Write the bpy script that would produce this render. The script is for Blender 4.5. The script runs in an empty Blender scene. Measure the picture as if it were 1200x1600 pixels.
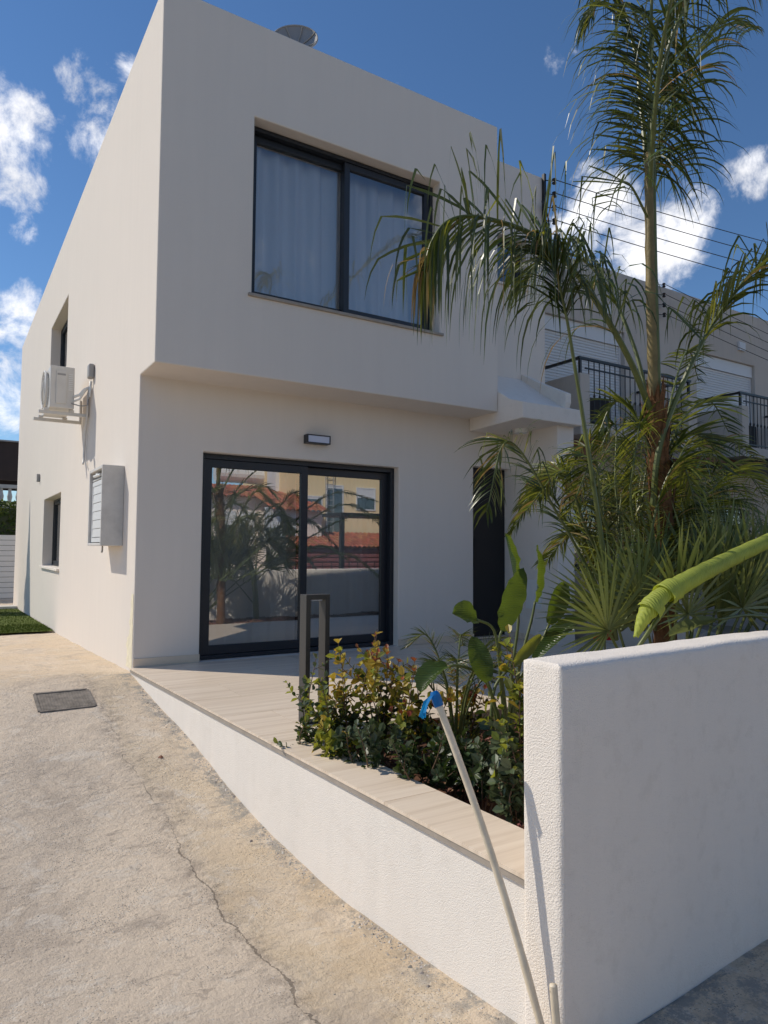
import bpy, bmesh, math, random
from mathutils import Vector as V, Matrix, noise
random.seed(7)
PI = math.pi
sc = bpy.context.scene
col = sc.collection

# ------------------------------------------------------------------ camera
CAM = V((-1.6109, -7.2124, 1.1761)); FPX = 1092.17
RT = V((0.84676582, -0.53191811, 0.00712623)); UP = V((-0.03491845, -0.04220991, 0.99849839)); FW = V((0.53081857, 0.84574314, 0.05431567))
cd = bpy.data.cameras.new('camera'); cam = bpy.data.objects.new('camera', cd); col.objects.link(cam)
cam.matrix_world = Matrix(((RT.x, UP.x, -FW.x, CAM.x), (RT.y, UP.y, -FW.y, CAM.y), (RT.z, UP.z, -FW.z, CAM.z), (0, 0, 0, 1)))
cd.sensor_width = 36; cd.lens = FPX / 1600 * 36; cd.clip_end = 3000; cd.clip_start = .05
sc.camera = cam

def ray(px, py): return (RT * ((px - 600) / FPX) - UP * ((py - 800) / FPX) + FW)
def at(px, py, Y):                       # survey helper: point of the photo that stands at depth Y
    d = ray(px, py); return CAM + d * ((Y - CAM.y) / d.y)

# ------------------------------------------------------------------ light
SUN = V((-1, 1.03, 1.363)).normalized()
ELEV = math.asin(SUN.z); AZ = math.atan2(SUN.x, SUN.y)
world = bpy.data.worlds.new('World'); sc.world = world; world.use_nodes = True
wn = world.node_tree; wn.nodes.clear()
def N(nt, t, **k):
    n = nt.nodes.new(t)
    for a, b in k.items(): setattr(n, a, b)
    return n
def L(nt, a, b): nt.links.new(a, b)
def M_(nt, op, a, b=None, c=None, clamp=False):
    n = N(nt, 'ShaderNodeMath', operation=op, use_clamp=clamp)
    for i, v in enumerate((a, b, c)):
        if v is None: continue
        if isinstance(v, (int, float)): n.inputs[i].default_value = v
        else: L(nt, v, n.inputs[i])
    return n.outputs[0]
SKY_STR = 0.112
wo = N(wn, 'ShaderNodeOutputWorld'); bg = N(wn, 'ShaderNodeBackground'); bg.inputs[1].default_value = SKY_STR
sky = N(wn, 'ShaderNodeTexSky', sky_type='NISHITA', sun_disc=False)
sky.sun_elevation = ELEV; sky.sun_rotation = AZ; sky.air_density = 1.0; sky.dust_density = 0.0; sky.ozone_density = 6.0
tc = N(wn, 'ShaderNodeTexCoord')
nz = N(wn, 'ShaderNodeTexNoise'); nz.inputs['Scale'].default_value = 11; nz.inputs['Detail'].default_value = 9; nz.inputs['Roughness'].default_value = .64; nz.inputs['Distortion'].default_value = .25
L(wn, tc.outputs['Generated'], nz.inputs['Vector'])
blobs = [(ray(-10, 205), 3.2), (ray(-25, 270), 3.2), (ray(160, 150), 2.3), (ray(170, 215), 2.6), (ray(215, 130), 1.8), (ray(55, 500), 2.4), (ray(20, 560), 3.0), (ray(5, 620), 2.6), (ray(985, 390), 3.9), (ray(925, 335), 2.8), (ray(1075, 350), 2.6), (ray(1170, 275), 1.7)]
rb = random.Random(11)
for a in range(38):                      # unseen cumulus added round the horizon outside the view, to brighten the shade
    az = rb.uniform(0, 2 * PI); el = math.radians(rb.uniform(6, 38))
    d = V((math.cos(az) * math.cos(el), math.sin(az) * math.cos(el), math.sin(el)))
    if d.angle(FW) > .85: blobs.append((d, rb.uniform(3, 6.5)))
acc = None
for d, r in blobs:
    d = d.normalized()
    vm = N(wn, 'ShaderNodeVectorMath', operation='DOT_PRODUCT'); L(wn, tc.outputs['Generated'], vm.inputs[0]); vm.inputs[1].default_value = d
    mr = N(wn, 'ShaderNodeMapRange'); L(wn, vm.outputs['Value'], mr.inputs[0])
    mr.inputs[1].default_value = math.cos(math.radians(r * 1.5)); mr.inputs[2].default_value = 1.0
    acc = mr.outputs[0] if acc is None else M_(wn, 'MAXIMUM', acc, mr.outputs[0])
dens = M_(wn, 'ADD', M_(wn, 'MULTIPLY', acc, .52), M_(wn, 'MULTIPLY_ADD', nz.outputs[0], 1.75, -.36))
cm = N(wn, 'ShaderNodeMapRange', interpolation_type='SMOOTHSTEP'); L(wn, dens, cm.inputs[0]); cm.inputs[1].default_value = .72; cm.inputs[2].default_value = 1.12
nz2 = N(wn, 'ShaderNodeTexNoise'); nz2.inputs['Scale'].default_value = 14; nz2.inputs['Detail'].default_value = 6; L(wn, tc.outputs['Generated'], nz2.inputs['Vector'])
cr = N(wn, 'ShaderNodeMapRange'); L(wn, nz2.outputs[0], cr.inputs[0]); cr.inputs[1].default_value = .3; cr.inputs[2].default_value = .7; cr.inputs[3].default_value = 7.5; cr.inputs[4].default_value = 10.5
cc = N(wn, 'ShaderNodeCombineColor'); L(wn, cr.outputs[0], cc.inputs[0]); L(wn, M_(wn, 'MULTIPLY', cr.outputs[0], 1.0), cc.inputs[1]); L(wn, M_(wn, 'MULTIPLY', cr.outputs[0], 1.03), cc.inputs[2])
mx = N(wn, 'ShaderNodeMix', data_type='RGBA'); L(wn, cm.outputs[0], mx.inputs[0]); hs = N(wn, 'ShaderNodeHueSaturation'); hs.inputs['Saturation'].default_value = 1.07; hs.inputs['Value'].default_value = .93; L(wn, sky.outputs[0], hs.inputs['Color']); L(wn, hs.outputs[0], mx.inputs[6]); L(wn, cc.outputs[0], mx.inputs[7])
L(wn, mx.outputs[2], bg.inputs[0]); L(wn, bg.outputs[0], wo.inputs[0])
sd = bpy.data.lights.new('sun', 'SUN'); sd.energy = 3.2; sd.angle = math.radians(.53); sd.color = (1, .925, .80)
so = bpy.data.objects.new('sun', sd); col.objects.link(so); so.rotation_euler = SUN.to_track_quat('Z', 'Y').to_euler(); so.location = (-8, 8, 12)
vs = sc.view_settings; vs.view_transform = 'Standard'; vs.look = 'None'; vs.exposure = 0.10; vs.gamma = 1; vs.use_curve_mapping = False

# ------------------------------------------------------------------ materials
def mat(name, c, rough=.6, spec=.5, metal=0, var=0, vscale=3, bump=0, bscale=80, detail=4, trans=None, island=0, coat=0):
    m = bpy.data.materials.new(name); m.use_nodes = True; nt = m.node_tree
    b = nt.nodes['Principled BSDF']; out = nt.nodes['Material Output']
    b.inputs['Base Color'].default_value = (*c, 1); b.inputs['Roughness'].default_value = rough
    b.inputs['Specular IOR Level'].default_value = spec; b.inputs['Metallic'].default_value = metal
    t = N(nt, 'ShaderNodeTexCoord'); csock = None
    if var:
        n = N(nt, 'ShaderNodeTexNoise'); n.inputs['Scale'].default_value = vscale; n.inputs['Detail'].default_value = 6; n.inputs['Roughness'].default_value = .65
        L(nt, t.outputs['Object'], n.inputs['Vector'])
        r = N(nt, 'ShaderNodeMapRange'); L(nt, n.outputs[0], r.inputs[0]); r.inputs[1].default_value = .3; r.inputs[2].default_value = .7
        r.inputs[3].default_value = 1 - var; r.inputs[4].default_value = 1 + var
        h = N(nt, 'ShaderNodeHueSaturation'); h.inputs['Color'].default_value = (*c, 1); L(nt, r.outputs[0], h.inputs['Value']); csock = h.outputs[0]
    if island:
        g = N(nt, 'ShaderNodeNewGeometry'); h = N(nt, 'ShaderNodeHueSaturation')
        if csock: L(nt, csock, h.inputs['Color'])
        else: h.inputs['Color'].default_value = (*c, 1)
        r = N(nt, 'ShaderNodeMapRange'); L(nt, g.outputs['Random Per Island'], r.inputs[0]); r.inputs[3].default_value = 1 - island; r.inputs[4].default_value = 1 + island
        L(nt, r.outputs[0], h.inputs['Value'])
        r2 = N(nt, 'ShaderNodeMapRange'); L(nt, M_(nt, 'FRACT', M_(nt, 'MULTIPLY', g.outputs['Random Per Island'], 7.31)), r2.inputs[0]); r2.inputs[3].default_value = .5 - island * .07; r2.inputs[4].default_value = .5 + island * .06
        L(nt, r2.outputs[0], h.inputs['Hue']); csock = h.outputs[0]
    if csock: L(nt, csock, b.inputs['Base Color'])
    if bump:
        n = N(nt, 'ShaderNodeTexNoise'); n.inputs['Scale'].default_value = bscale; n.inputs['Detail'].default_value = detail; L(nt, t.outputs['Object'], n.inputs['Vector'])
        bp = N(nt, 'ShaderNodeBump'); bp.inputs['Strength'].default_value = 1; bp.inputs['Distance'].default_value = bump; L(nt, n.outputs[0], bp.inputs['Height']); L(nt, bp.outputs[0], b.inputs['Normal'])
    if trans:
        tr = N(nt, 'ShaderNodeBsdfTranslucent'); tr.inputs[0].default_value = (*trans[0], 1)
        ms = N(nt, 'ShaderNodeMixShader'); ms.inputs[0].default_value = trans[1]; L(nt, b.outputs[0], ms.inputs[1]); L(nt, tr.outputs[0], ms.inputs[2]); L(nt, ms.outputs[0], out.inputs[0])
    return m

def stucco(name, c, bump=.004, scale=140, streak=.05, dirt=0.0, dirt_z=-.4):
    m = mat(name, c, .92, .2); nt = m.node_tree; b = nt.nodes['Principled BSDF']; g = N(nt, 'ShaderNodeNewGeometry')
    mp = N(nt, 'ShaderNodeMapping'); mp.inputs['Scale'].default_value = (5, 5, .35); L(nt, g.outputs['Position'], mp.inputs[0])
    n = N(nt, 'ShaderNodeTexNoise'); n.inputs['Scale'].default_value = 1.6; n.inputs['Detail'].default_value = 7; n.inputs['Roughness'].default_value = .6; L(nt, mp.outputs[0], n.inputs['Vector'])
    n2 = N(nt, 'ShaderNodeTexNoise'); n2.inputs['Scale'].default_value = .9; n2.inputs['Detail'].default_value = 5; L(nt, g.outputs['Position'], n2.inputs['Vector'])
    s = M_(nt, 'ADD', M_(nt, 'MULTIPLY', n.outputs[0], .6), M_(nt, 'MULTIPLY', n2.outputs[0], .4))
    r = N(nt, 'ShaderNodeMapRange'); L(nt, s, r.inputs[0]); r.inputs[1].default_value = .35; r.inputs[2].default_value = .65; r.inputs[3].default_value = 1 - streak; r.inputs[4].default_value = 1 + streak * .4
    h = N(nt, 'ShaderNodeHueSaturation'); h.inputs['Color'].default_value = (*c, 1); L(nt, r.outputs[0], h.inputs['Value']); cs = h.outputs[0]
    if dirt:
        sx = N(nt, 'ShaderNodeSeparateXYZ'); L(nt, g.outputs['Position'], sx.inputs[0])
        n3 = N(nt, 'ShaderNodeTexNoise'); n3.inputs['Scale'].default_value = 9; n3.inputs['Detail'].default_value = 8; n3.inputs['Roughness'].default_value = .7; L(nt, g.outputs['Position'], n3.inputs['Vector'])
        q = N(nt, 'ShaderNodeMapRange'); L(nt, M_(nt, 'SUBTRACT', n3.outputs[0], .52), q.inputs[0]); q.inputs[1].default_value = 0; q.inputs[2].default_value = .12; 
        mx = N(nt, 'ShaderNodeMix', data_type='RGBA'); L(nt, M_(nt, 'MULTIPLY', q.outputs[0], dirt), mx.inputs[0]); L(nt, cs, mx.inputs[6]); mx.inputs[7].default_value = (.42, .35, .26, 1); cs = mx.outputs[2]
    L(nt, cs, b.inputs['Base Color'])
    a = N(nt, 'ShaderNodeTexNoise'); a.inputs['Scale'].default_value = scale; a.inputs['Detail'].default_value = 3; L(nt, g.outputs['Position'], a.inputs['Vector'])
    v = N(nt, 'ShaderNodeTexVoronoi'); v.inputs['Scale'].default_value = scale * .8; L(nt, g.outputs['Position'], v.inputs['Vector'])
    w = N(nt, 'ShaderNodeTexNoise'); w.inputs['Scale'].default_value = 2.2; w.inputs['Detail'].default_value = 3; L(nt, g.outputs['Position'], w.inputs['Vector'])
    hh = M_(nt, 'ADD', M_(nt, 'ADD', a.outputs[0], M_(nt, 'MULTIPLY', v.outputs[0], .5)), M_(nt, 'MULTIPLY', w.outputs[0], 1.2))
    bp = N(nt, 'ShaderNodeBump'); bp.inputs['Distance'].default_value = bump; bp.inputs['Strength'].default_value = 1; L(nt, hh, bp.inputs['Height']); L(nt, bp.outputs[0], b.inputs['Normal'])
    return m

M = {}
M['stucco'] = stucco('white_stucco', (.79, .715, .64), .0018, 200, .025)
M['stucco_rough'] = stucco('rough_white_stucco', (.87, .79, .705), .0030, 190, .03, .10)
M['stucco_low'] = stucco('low_wall_stucco', (.85, .785, .71), .0022, 200, .05, .07)
M['stucco_grey'] = stucco('beige_stucco', (.58, .515, .45), .002, 90, .08)
M['cream'] = stucco('cream_render', (.85, .67, .40), .002, 60, .05)
M['pink'] = stucco('pale_pink_render', (.82, .70, .61), .002, 60, .06)
M['frame'] = mat('anthracite_aluminium', (.018, .022, .030), .38, .5, 0, bump=.0003, bscale=600)
M['bollard'] = mat('brown_grey_powdercoat', (.05, .046, .043), .45, .5)
M['black'] = mat('black_iron', (.012, .012, .013), .4)
M['void'] = mat('dark_interior', (.03, .03, .032), .9)
M['roomwall'] = mat('interior_paint', (.32, .31, .30), .9)
M['doorblack'] = mat('black_door', (.010, .010, .012), .5, bump=.0004, bscale=30)
M['plastic'] = mat('white_plastic', (.78, .77, .74), .45, var=.04)
M['acpaint'] = mat('beige_painted_metal', (.66, .63, .58), .42, var=.05, vscale=6)
M['acgrey'] = mat('grey_plastic', (.33, .32, .31), .55)
M['coil'] = mat('condenser_coil', (.45, .47, .50), .4, metal=.6)
M['concrete_box'] = mat('smooth_cement', (.60, .58, .55), .85, var=.13, vscale=5, bump=.001, bscale=60)
M['pvc'] = mat('aged_pvc', (.74, .63, .47), .45, var=.14, vscale=14, bump=.0004, bscale=90)
M['tape'] = mat('blue_tape', (.008, .17, .45), .35, trans=((.02, .45, .9), .35))
M['wire'] = mat('black_cable', (.015, .015, .016), .5)
M['ceramic'] = mat('brown_black_insulator', (.03, .026, .024), .25)
M['white_paint'] = mat('white_painted_metal', (.74, .74, .73), .4)
M['shutter'] = mat('white_shutter', (.70, .70, .70), .5)
M['iron_cover'] = mat('rusty_cast_iron', (.21, .18, .15), .9, var=.4, vscale=14, bump=.002, bscale=80)
M['terracotta'] = mat('terracotta_tile', (.42, .15, .075), .8, island=.25, var=.2, vscale=2)
M['maroon'] = mat('maroon_sheet', (.22, .075, .07), .6, var=.12)
M['diffuser'] = mat('frosted_diffuser', (.62, .66, .80), .5)
M['brick_brown'] = mat('brown_brick', (.22, .10, .06), .85, var=.2, vscale=9)
M['trunk'] = mat('palm_fibre', (.17, .085, .04), .95, .2, var=.35, vscale=14, bump=.01, bscale=40)
M['shaft'] = mat('palm_crownshaft', (.20, .15, .055), .6, var=.3, vscale=9, bump=.003, bscale=40)
M['stalk'] = mat('green_stalk', (.11, .13, .035), .45, var=.15, vscale=10)
M['stem'] = mat('woody_stem', (.14, .085, .05), .85, var=.2)
M['frond'] = mat('palm_leaflet', (.046, .066, .014), .36, .5, island=.45, trans=((.20, .24, .03), .16))
M['frond_dry'] = mat('dry_leaflet', (.30, .21, .09), .6, .3, island=.3, trans=((.5, .33, .1), .25))
M['frond_lime'] = mat('young_leaflet', (.19, .21, .032), .42, .5, island=.35, trans=((.42, .42, .05), .3))
M['fan'] = mat('fan_palm_leaf', (.14, .17, .05), .42, .5, island=.3, trans=((.3, .33, .07), .22))
M['paddle'] = mat('paddle_leaf', (.040, .075, .015), .3, .5, var=.2, vscale=8, bump=.002, bscale=25, trans=((.25, .34, .03), .3))
def veins(m, n_, depth, scale):
    nt = m.node_tree; b = nt.nodes['Principled BSDF']; te = N(nt, 'ShaderNodeTexCoord'); w = N(nt, 'ShaderNodeTexWave'); w.inputs['Scale'].default_value = scale; w.inputs['Distortion'].default_value = 1.5; w.inputs['Detail'].default_value = 1; w.bands_direction = n_
    L(nt, te.outputs['Object'], w.inputs['Vector']); bp = N(nt, 'ShaderNodeBump'); bp.inputs['Distance'].default_value = depth; bp.inputs['Strength'].default_value = 1; L(nt, w.outputs[0], bp.inputs['Height']); L(nt, bp.outputs[0], b.inputs['Normal'])
veins(M['paddle'], 'Z', .0035, 28)
M['roll'] = mat('lime_rolled_leaf', (.43, .48, .085), .55, .3, var=.16, vscale=16, bump=.0035, bscale=45, trans=((.6, .66, .05), .3))
veins(M['roll'], 'X', .003, 22)
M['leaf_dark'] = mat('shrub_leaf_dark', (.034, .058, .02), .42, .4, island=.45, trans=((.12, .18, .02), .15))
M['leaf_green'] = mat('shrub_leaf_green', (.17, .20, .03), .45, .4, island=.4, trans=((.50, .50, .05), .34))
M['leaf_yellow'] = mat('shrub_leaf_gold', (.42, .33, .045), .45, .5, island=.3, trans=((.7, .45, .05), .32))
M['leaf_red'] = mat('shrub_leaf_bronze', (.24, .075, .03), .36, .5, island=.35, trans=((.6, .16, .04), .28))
M['leaf_blue'] = mat('shrub_leaf_greyish', (.075, .10, .045), .45, .5, island=.3, trans=((.15, .2, .08), .15))
M['hedge'] = mat('hedge_leaf', (.06, .10, .02), .6, .3, island=.4, trans=((.2, .25, .04), .2))
M['flower_red'] = mat('red_flower', (.45, .01, .02), .5, island=.2)
M['soil'] = mat('red_soil', (.12, .06, .038), .97, .1, var=.35, vscale=12, bump=.02, bscale=30)
M['mulch'] = mat('lava_mulch', (.23, .12, .085), .95, .1, island=.5)
M['grass'] = mat('artificial_grass', (.075, .11, .012), .8, .2, island=.35, var=.15, vscale=4)
M['grit'] = mat('loose_grit', (.46, .42, .37), .95, .1, island=.45)
M['kerb'] = mat('pale_concrete', (.60, .58, .55), .9, var=.1, bump=.002)
M['asphalt'] = mat('asphalt', (.07, .068, .066), .9, var=.2, vscale=8, bump=.004, bscale=90)
M['earth'] = mat('dry_earth', (.30, .25, .18), .95, var=.25, vscale=.4)
M['wood_dark'] = mat('dark_stained_wood', (.030, .014, .010), .6, var=.2)
M['bark'] = mat('bark', (.12, .085, .06), .95, bump=.01, bscale=20)

def glass_mat(name, refl, tint):
    m = bpy.data.materials.new(name); m.use_nodes = True; nt = m.node_tree; nt.nodes.clear()
    o = N(nt, 'ShaderNodeOutputMaterial'); g = N(nt, 'ShaderNodeBsdfGlossy'); g.inputs['Roughness'].default_value = .004; g.inputs[0].default_value = (.95, .97, 1, 1)
    t = N(nt, 'ShaderNodeBsdfTransparent'); t.inputs[0].default_value = (*tint, 1)
    fr = N(nt, 'ShaderNodeFresnel'); fr.inputs[0].default_value = 1.5
    k = M_(nt, 'ADD', fr.outputs[0], refl, clamp=True); s = N(nt, 'ShaderNodeMixShader'); L(nt, k, s.inputs[0]); L(nt, t.outputs[0], s.inputs[1]); L(nt, g.outputs[0], s.inputs[2]); L(nt, s.outputs[0], o.inputs[0])
    te = N(nt, 'ShaderNodeTexCoord'); n = N(nt, 'ShaderNodeTexNoise'); n.inputs['Scale'].default_value = 1.3; n.inputs['Detail'].default_value = 1; L(nt, te.outputs['Object'], n.inputs['Vector'])
    bp = N(nt, 'ShaderNodeBump'); bp.inputs['Distance'].default_value = .00025; bp.inputs['Strength'].default_value = 1; L(nt, n.outputs[0], bp.inputs['Height']); L(nt, bp.outputs[0], g.inputs['Normal'])
    return m
M['glass'] = glass_mat('solar_glass', .40, (.78, .82, .83))
M['glass_clear'] = glass_mat('clear_glass', .15, (.92, .94, .95))
M['glass_dark'] = glass_mat('dark_glass', .12, (.45, .47, .5))
M['curtain'] = mat('sheer_curtain', (.88, .88, .88), .9, .1, trans=((.85, .85, .85), .18))

def tile_mat():
    m = mat('striated_porcelain', (.55, .47, .39), .38, .45); nt = m.node_tree; b = nt.nodes['Principled BSDF']; g = N(nt, 'ShaderNodeNewGeometry'); oi = N(nt, 'ShaderNodeObjectInfo')
    mp = N(nt, 'ShaderNodeMapping'); mp.inputs['Scale'].default_value = (.7, 16, 1); L(nt, g.outputs['Position'], mp.inputs[0])
    ad = N(nt, 'ShaderNodeVectorMath', operation='ADD'); L(nt, mp.outputs[0], ad.inputs[0]); sc_ = N(nt, 'ShaderNodeVectorMath', operation='SCALE'); sc_.inputs[0].default_value = (13, 37, 5); L(nt, oi.outputs['Random'], sc_.inputs['Scale']); L(nt, sc_.outputs[0], ad.inputs[1])
    n = N(nt, 'ShaderNodeTexNoise'); n.inputs['Scale'].default_value = 1.4; n.inputs['Detail'].default_value = 7; n.inputs['Roughness'].default_value = .62; L(nt, ad.outputs[0], n.inputs['Vector'])
    cr = N(nt, 'ShaderNodeValToRGB'); L(nt, n.outputs[0], cr.inputs[0]); e = cr.color_ramp.elements
    e[0].position = .3; e[0].color = (.66, .53, .40, 1); e[1].position = .72; e[1].color = (.86, .73, .585, 1)
    q = e.new(.5); q.color = (.78, .645, .505, 1)
    h = N(nt, 'ShaderNodeHueSaturation'); L(nt, cr.outputs[0], h.inputs['Color']); r = N(nt, 'ShaderNodeMapRange'); L(nt, oi.outputs['Random'], r.inputs[0]); r.inputs[3].default_value = .94; r.inputs[4].default_value = 1.05; L(nt, r.outputs[0], h.inputs['Value'])
    L(nt, h.outputs[0], b.inputs['Base Color']); return m
M['tile'] = tile_mat()
M['tile_edge'] = mat('tile_edge', (.36, .31, .26), .6, var=.15, vscale=10)
M['grout'] = mat('grout', (.40, .35, .30), .9)

def drive_mat():
    m = mat('weathered_concrete', (.45, .4, .33), .93, .2); nt = m.node_tree; b = nt.nodes['Principled BSDF']; g = N(nt, 'ShaderNodeNewGeometry'); P = g.outputs['Position']
    def nz(s, d=6, r=.6, dist=0, vec=P):
        n = N(nt, 'ShaderNodeTexNoise'); n.inputs['Scale'].default_value = s; n.inputs['Detail'].default_value = d; n.inputs['Roughness'].default_value = r; n.inputs['Distortion'].default_value = dist; L(nt, vec, n.inputs['Vector']); return n.outputs[0]
    def rng(v, a, b_, c=0, d=1, sm=True):
        r = N(nt, 'ShaderNodeMapRange', interpolation_type='SMOOTHSTEP' if sm else 'LINEAR'); L(nt, v, r.inputs[0])
        for i, x in enumerate((a, b_, c, d)): r.inputs[i + 1].default_value = x
        return r.outputs[0]
    def mix(f, a, c):
        x = N(nt, 'ShaderNodeMix', data_type='RGBA'); 
        if isinstance(f, float): x.inputs[0].default_value = f
        else: L(nt, f, x.inputs[0])
        for i, v in ((6, a), (7, c)):
            if isinstance(v, tuple): x.inputs[i].default_value = (*v, 1)
            else: L(nt, v, x.inputs[i])
        return x.outputs[2]
    c = mix(rng(nz(.7, 5, .6, .4), .35, .65), (.80, .66, .51), (.70, .58, .455))
    sx = N(nt, 'ShaderNodeSeparateXYZ'); L(nt, P, sx.inputs[0]); X, Y = sx.outputs[0], sx.outputs[1]
    # ochre wash strip beside the low wall, right of the crack
    cx = M_(nt, 'ADD', M_(nt, 'ADD', M_(nt, 'MULTIPLY', Y, -.012), -.44), M_(nt, 'MULTIPLY', M_(nt, 'SUBTRACT', nz(1.2, 6, .62), .5), .30))
    dx = M_(nt, 'SUBTRACT', X, cx)
    c = mix(M_(nt, 'MULTIPLY', rng(dx, -.03, .06), rng(nz(1.6, 6, .6), .3, .65, .1, .6)), c, (.72, .575, .39))
    c = mix(M_(nt, 'MULTIPLY', M_(nt, 'MULTIPLY', rng(Y, -.6, .6), rng(Y, 5.5, 3.5)), rng(nz(1.1, 7, .65), .38, .6, .1, .8)), c, (.74, .58, .40))
    c = mix(rng(nz(2.6, 9, .72, .3), .54, .68, 0, .5), c, (.42, .345, .28))
    c = mix(rng(nz(5.5, 9, .75), .56, .68, 0, .7), c, (.78, .70, .60))
    c = mix(rng(nz(38, 8, .75), .55, .70, 0, .6), c, (.27, .22, .18))
    c = mix(rng(nz(70, 4, .7), .62, .75, 0, .5), c, (.64, .6, .54))
    vo = N(nt, 'ShaderNodeTexVoronoi'); vo.inputs['Scale'].default_value = 95; L(nt, P, vo.inputs['Vector'])
    vs_ = N(nt, 'ShaderNodeSeparateColor'); L(nt, vo.outputs['Color'], vs_.inputs[0])
    agg = M_(nt, 'MULTIPLY', M_(nt, 'LESS_THAN', vo.outputs['Distance'], .32), rng(nz(3.2, 5, .7), .42, .6))
    c = mix(M_(nt, 'MULTIPLY', agg, M_(nt, 'GREATER_THAN', vs_.outputs[0], .55)), c, (.30, .25, .21))
    c = mix(M_(nt, 'MULTIPLY', M_(nt, 'MULTIPLY', agg, M_(nt, 'LESS_THAN', vs_.outputs[0], .25)), .8), c, (.82, .77, .70))
    c = mix(rng(nz(1.05, 10, .78, .8), .53, .62, 0, .5), c, (.50, .41, .325))
    c = mix(rng(nz(2.1, 10, .8, 1.2, ), .56, .60, 0, .55), c, (.80, .71, .60))
    mpx = N(nt, 'ShaderNodeMapping'); mpx.inputs['Scale'].default_value = (1, 2.6, 1); mpx.inputs['Rotation'].default_value = (0, 0, .35); L(nt, P, mpx.inputs[0])
    c = mix(rng(nz(6, 10, .8, .6, mpx.outputs[0]), .55, .63, 0, .6), c, (.36, .29, .235))
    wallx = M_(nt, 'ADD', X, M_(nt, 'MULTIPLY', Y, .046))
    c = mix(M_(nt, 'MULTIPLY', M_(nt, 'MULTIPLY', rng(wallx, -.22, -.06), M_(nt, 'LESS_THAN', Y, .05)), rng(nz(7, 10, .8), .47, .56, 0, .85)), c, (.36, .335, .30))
    c = mix(M_(nt, 'MULTIPLY', M_(nt, 'MULTIPLY', rng(dx, -.02, .05), rng(Y, -2.6, -4.0)), rng(nz(2.3, 8, .7), .42, .6, .0, .5)), c, (.64, .48, .30))
    c = mix(rng(nz(17, 10, .8), .58, .64, 0, .6), c, (.33, .27, .22))
    ax = M_(nt, 'ABSOLUTE', dx)
    cw = M_(nt, 'MULTIPLY', rng(Y, -1.2, -4.4, .001, .0042, False), rng(nz(4, 6, .8), .40, .6, .0, 1.6))
    crack = M_(nt, 'MULTIPLY', M_(nt, 'LESS_THAN', ax, cw), M_(nt, 'LESS_THAN', Y, .2))
    near = M_(nt, 'MULTIPLY', M_(nt, 'MULTIPLY', rng(ax, .16, .0), rng(nz(14, 8, .8), .42, .62)), M_(nt, 'LESS_THAN', Y, .2))
    c = mix(M_(nt, 'MULTIPLY', near, .45), c, (.19, .15, .12))
    c = mix(M_(nt, 'MULTIPLY', crack, .6), c, (.10, .08, .065))
    L(nt, c, b.inputs['Base Color'])
    hgt = M_(nt, 'ADD', M_(nt, 'ADD', M_(nt, 'MULTIPLY', nz(9, 8, .7), 1.2), M_(nt, 'MULTIPLY', nz(55, 6, .75), .55)), M_(nt, 'MULTIPLY', crack, -1.2))
    bp = N(nt, 'ShaderNodeBump'); bp.inputs['Distance'].default_value = .027; bp.inputs['Strength'].default_value = .9; L(nt, hgt, bp.inputs['Height']); L(nt, bp.outputs[0], b.inputs['Normal'])
    return m
M['drive'] = drive_mat()

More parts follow.
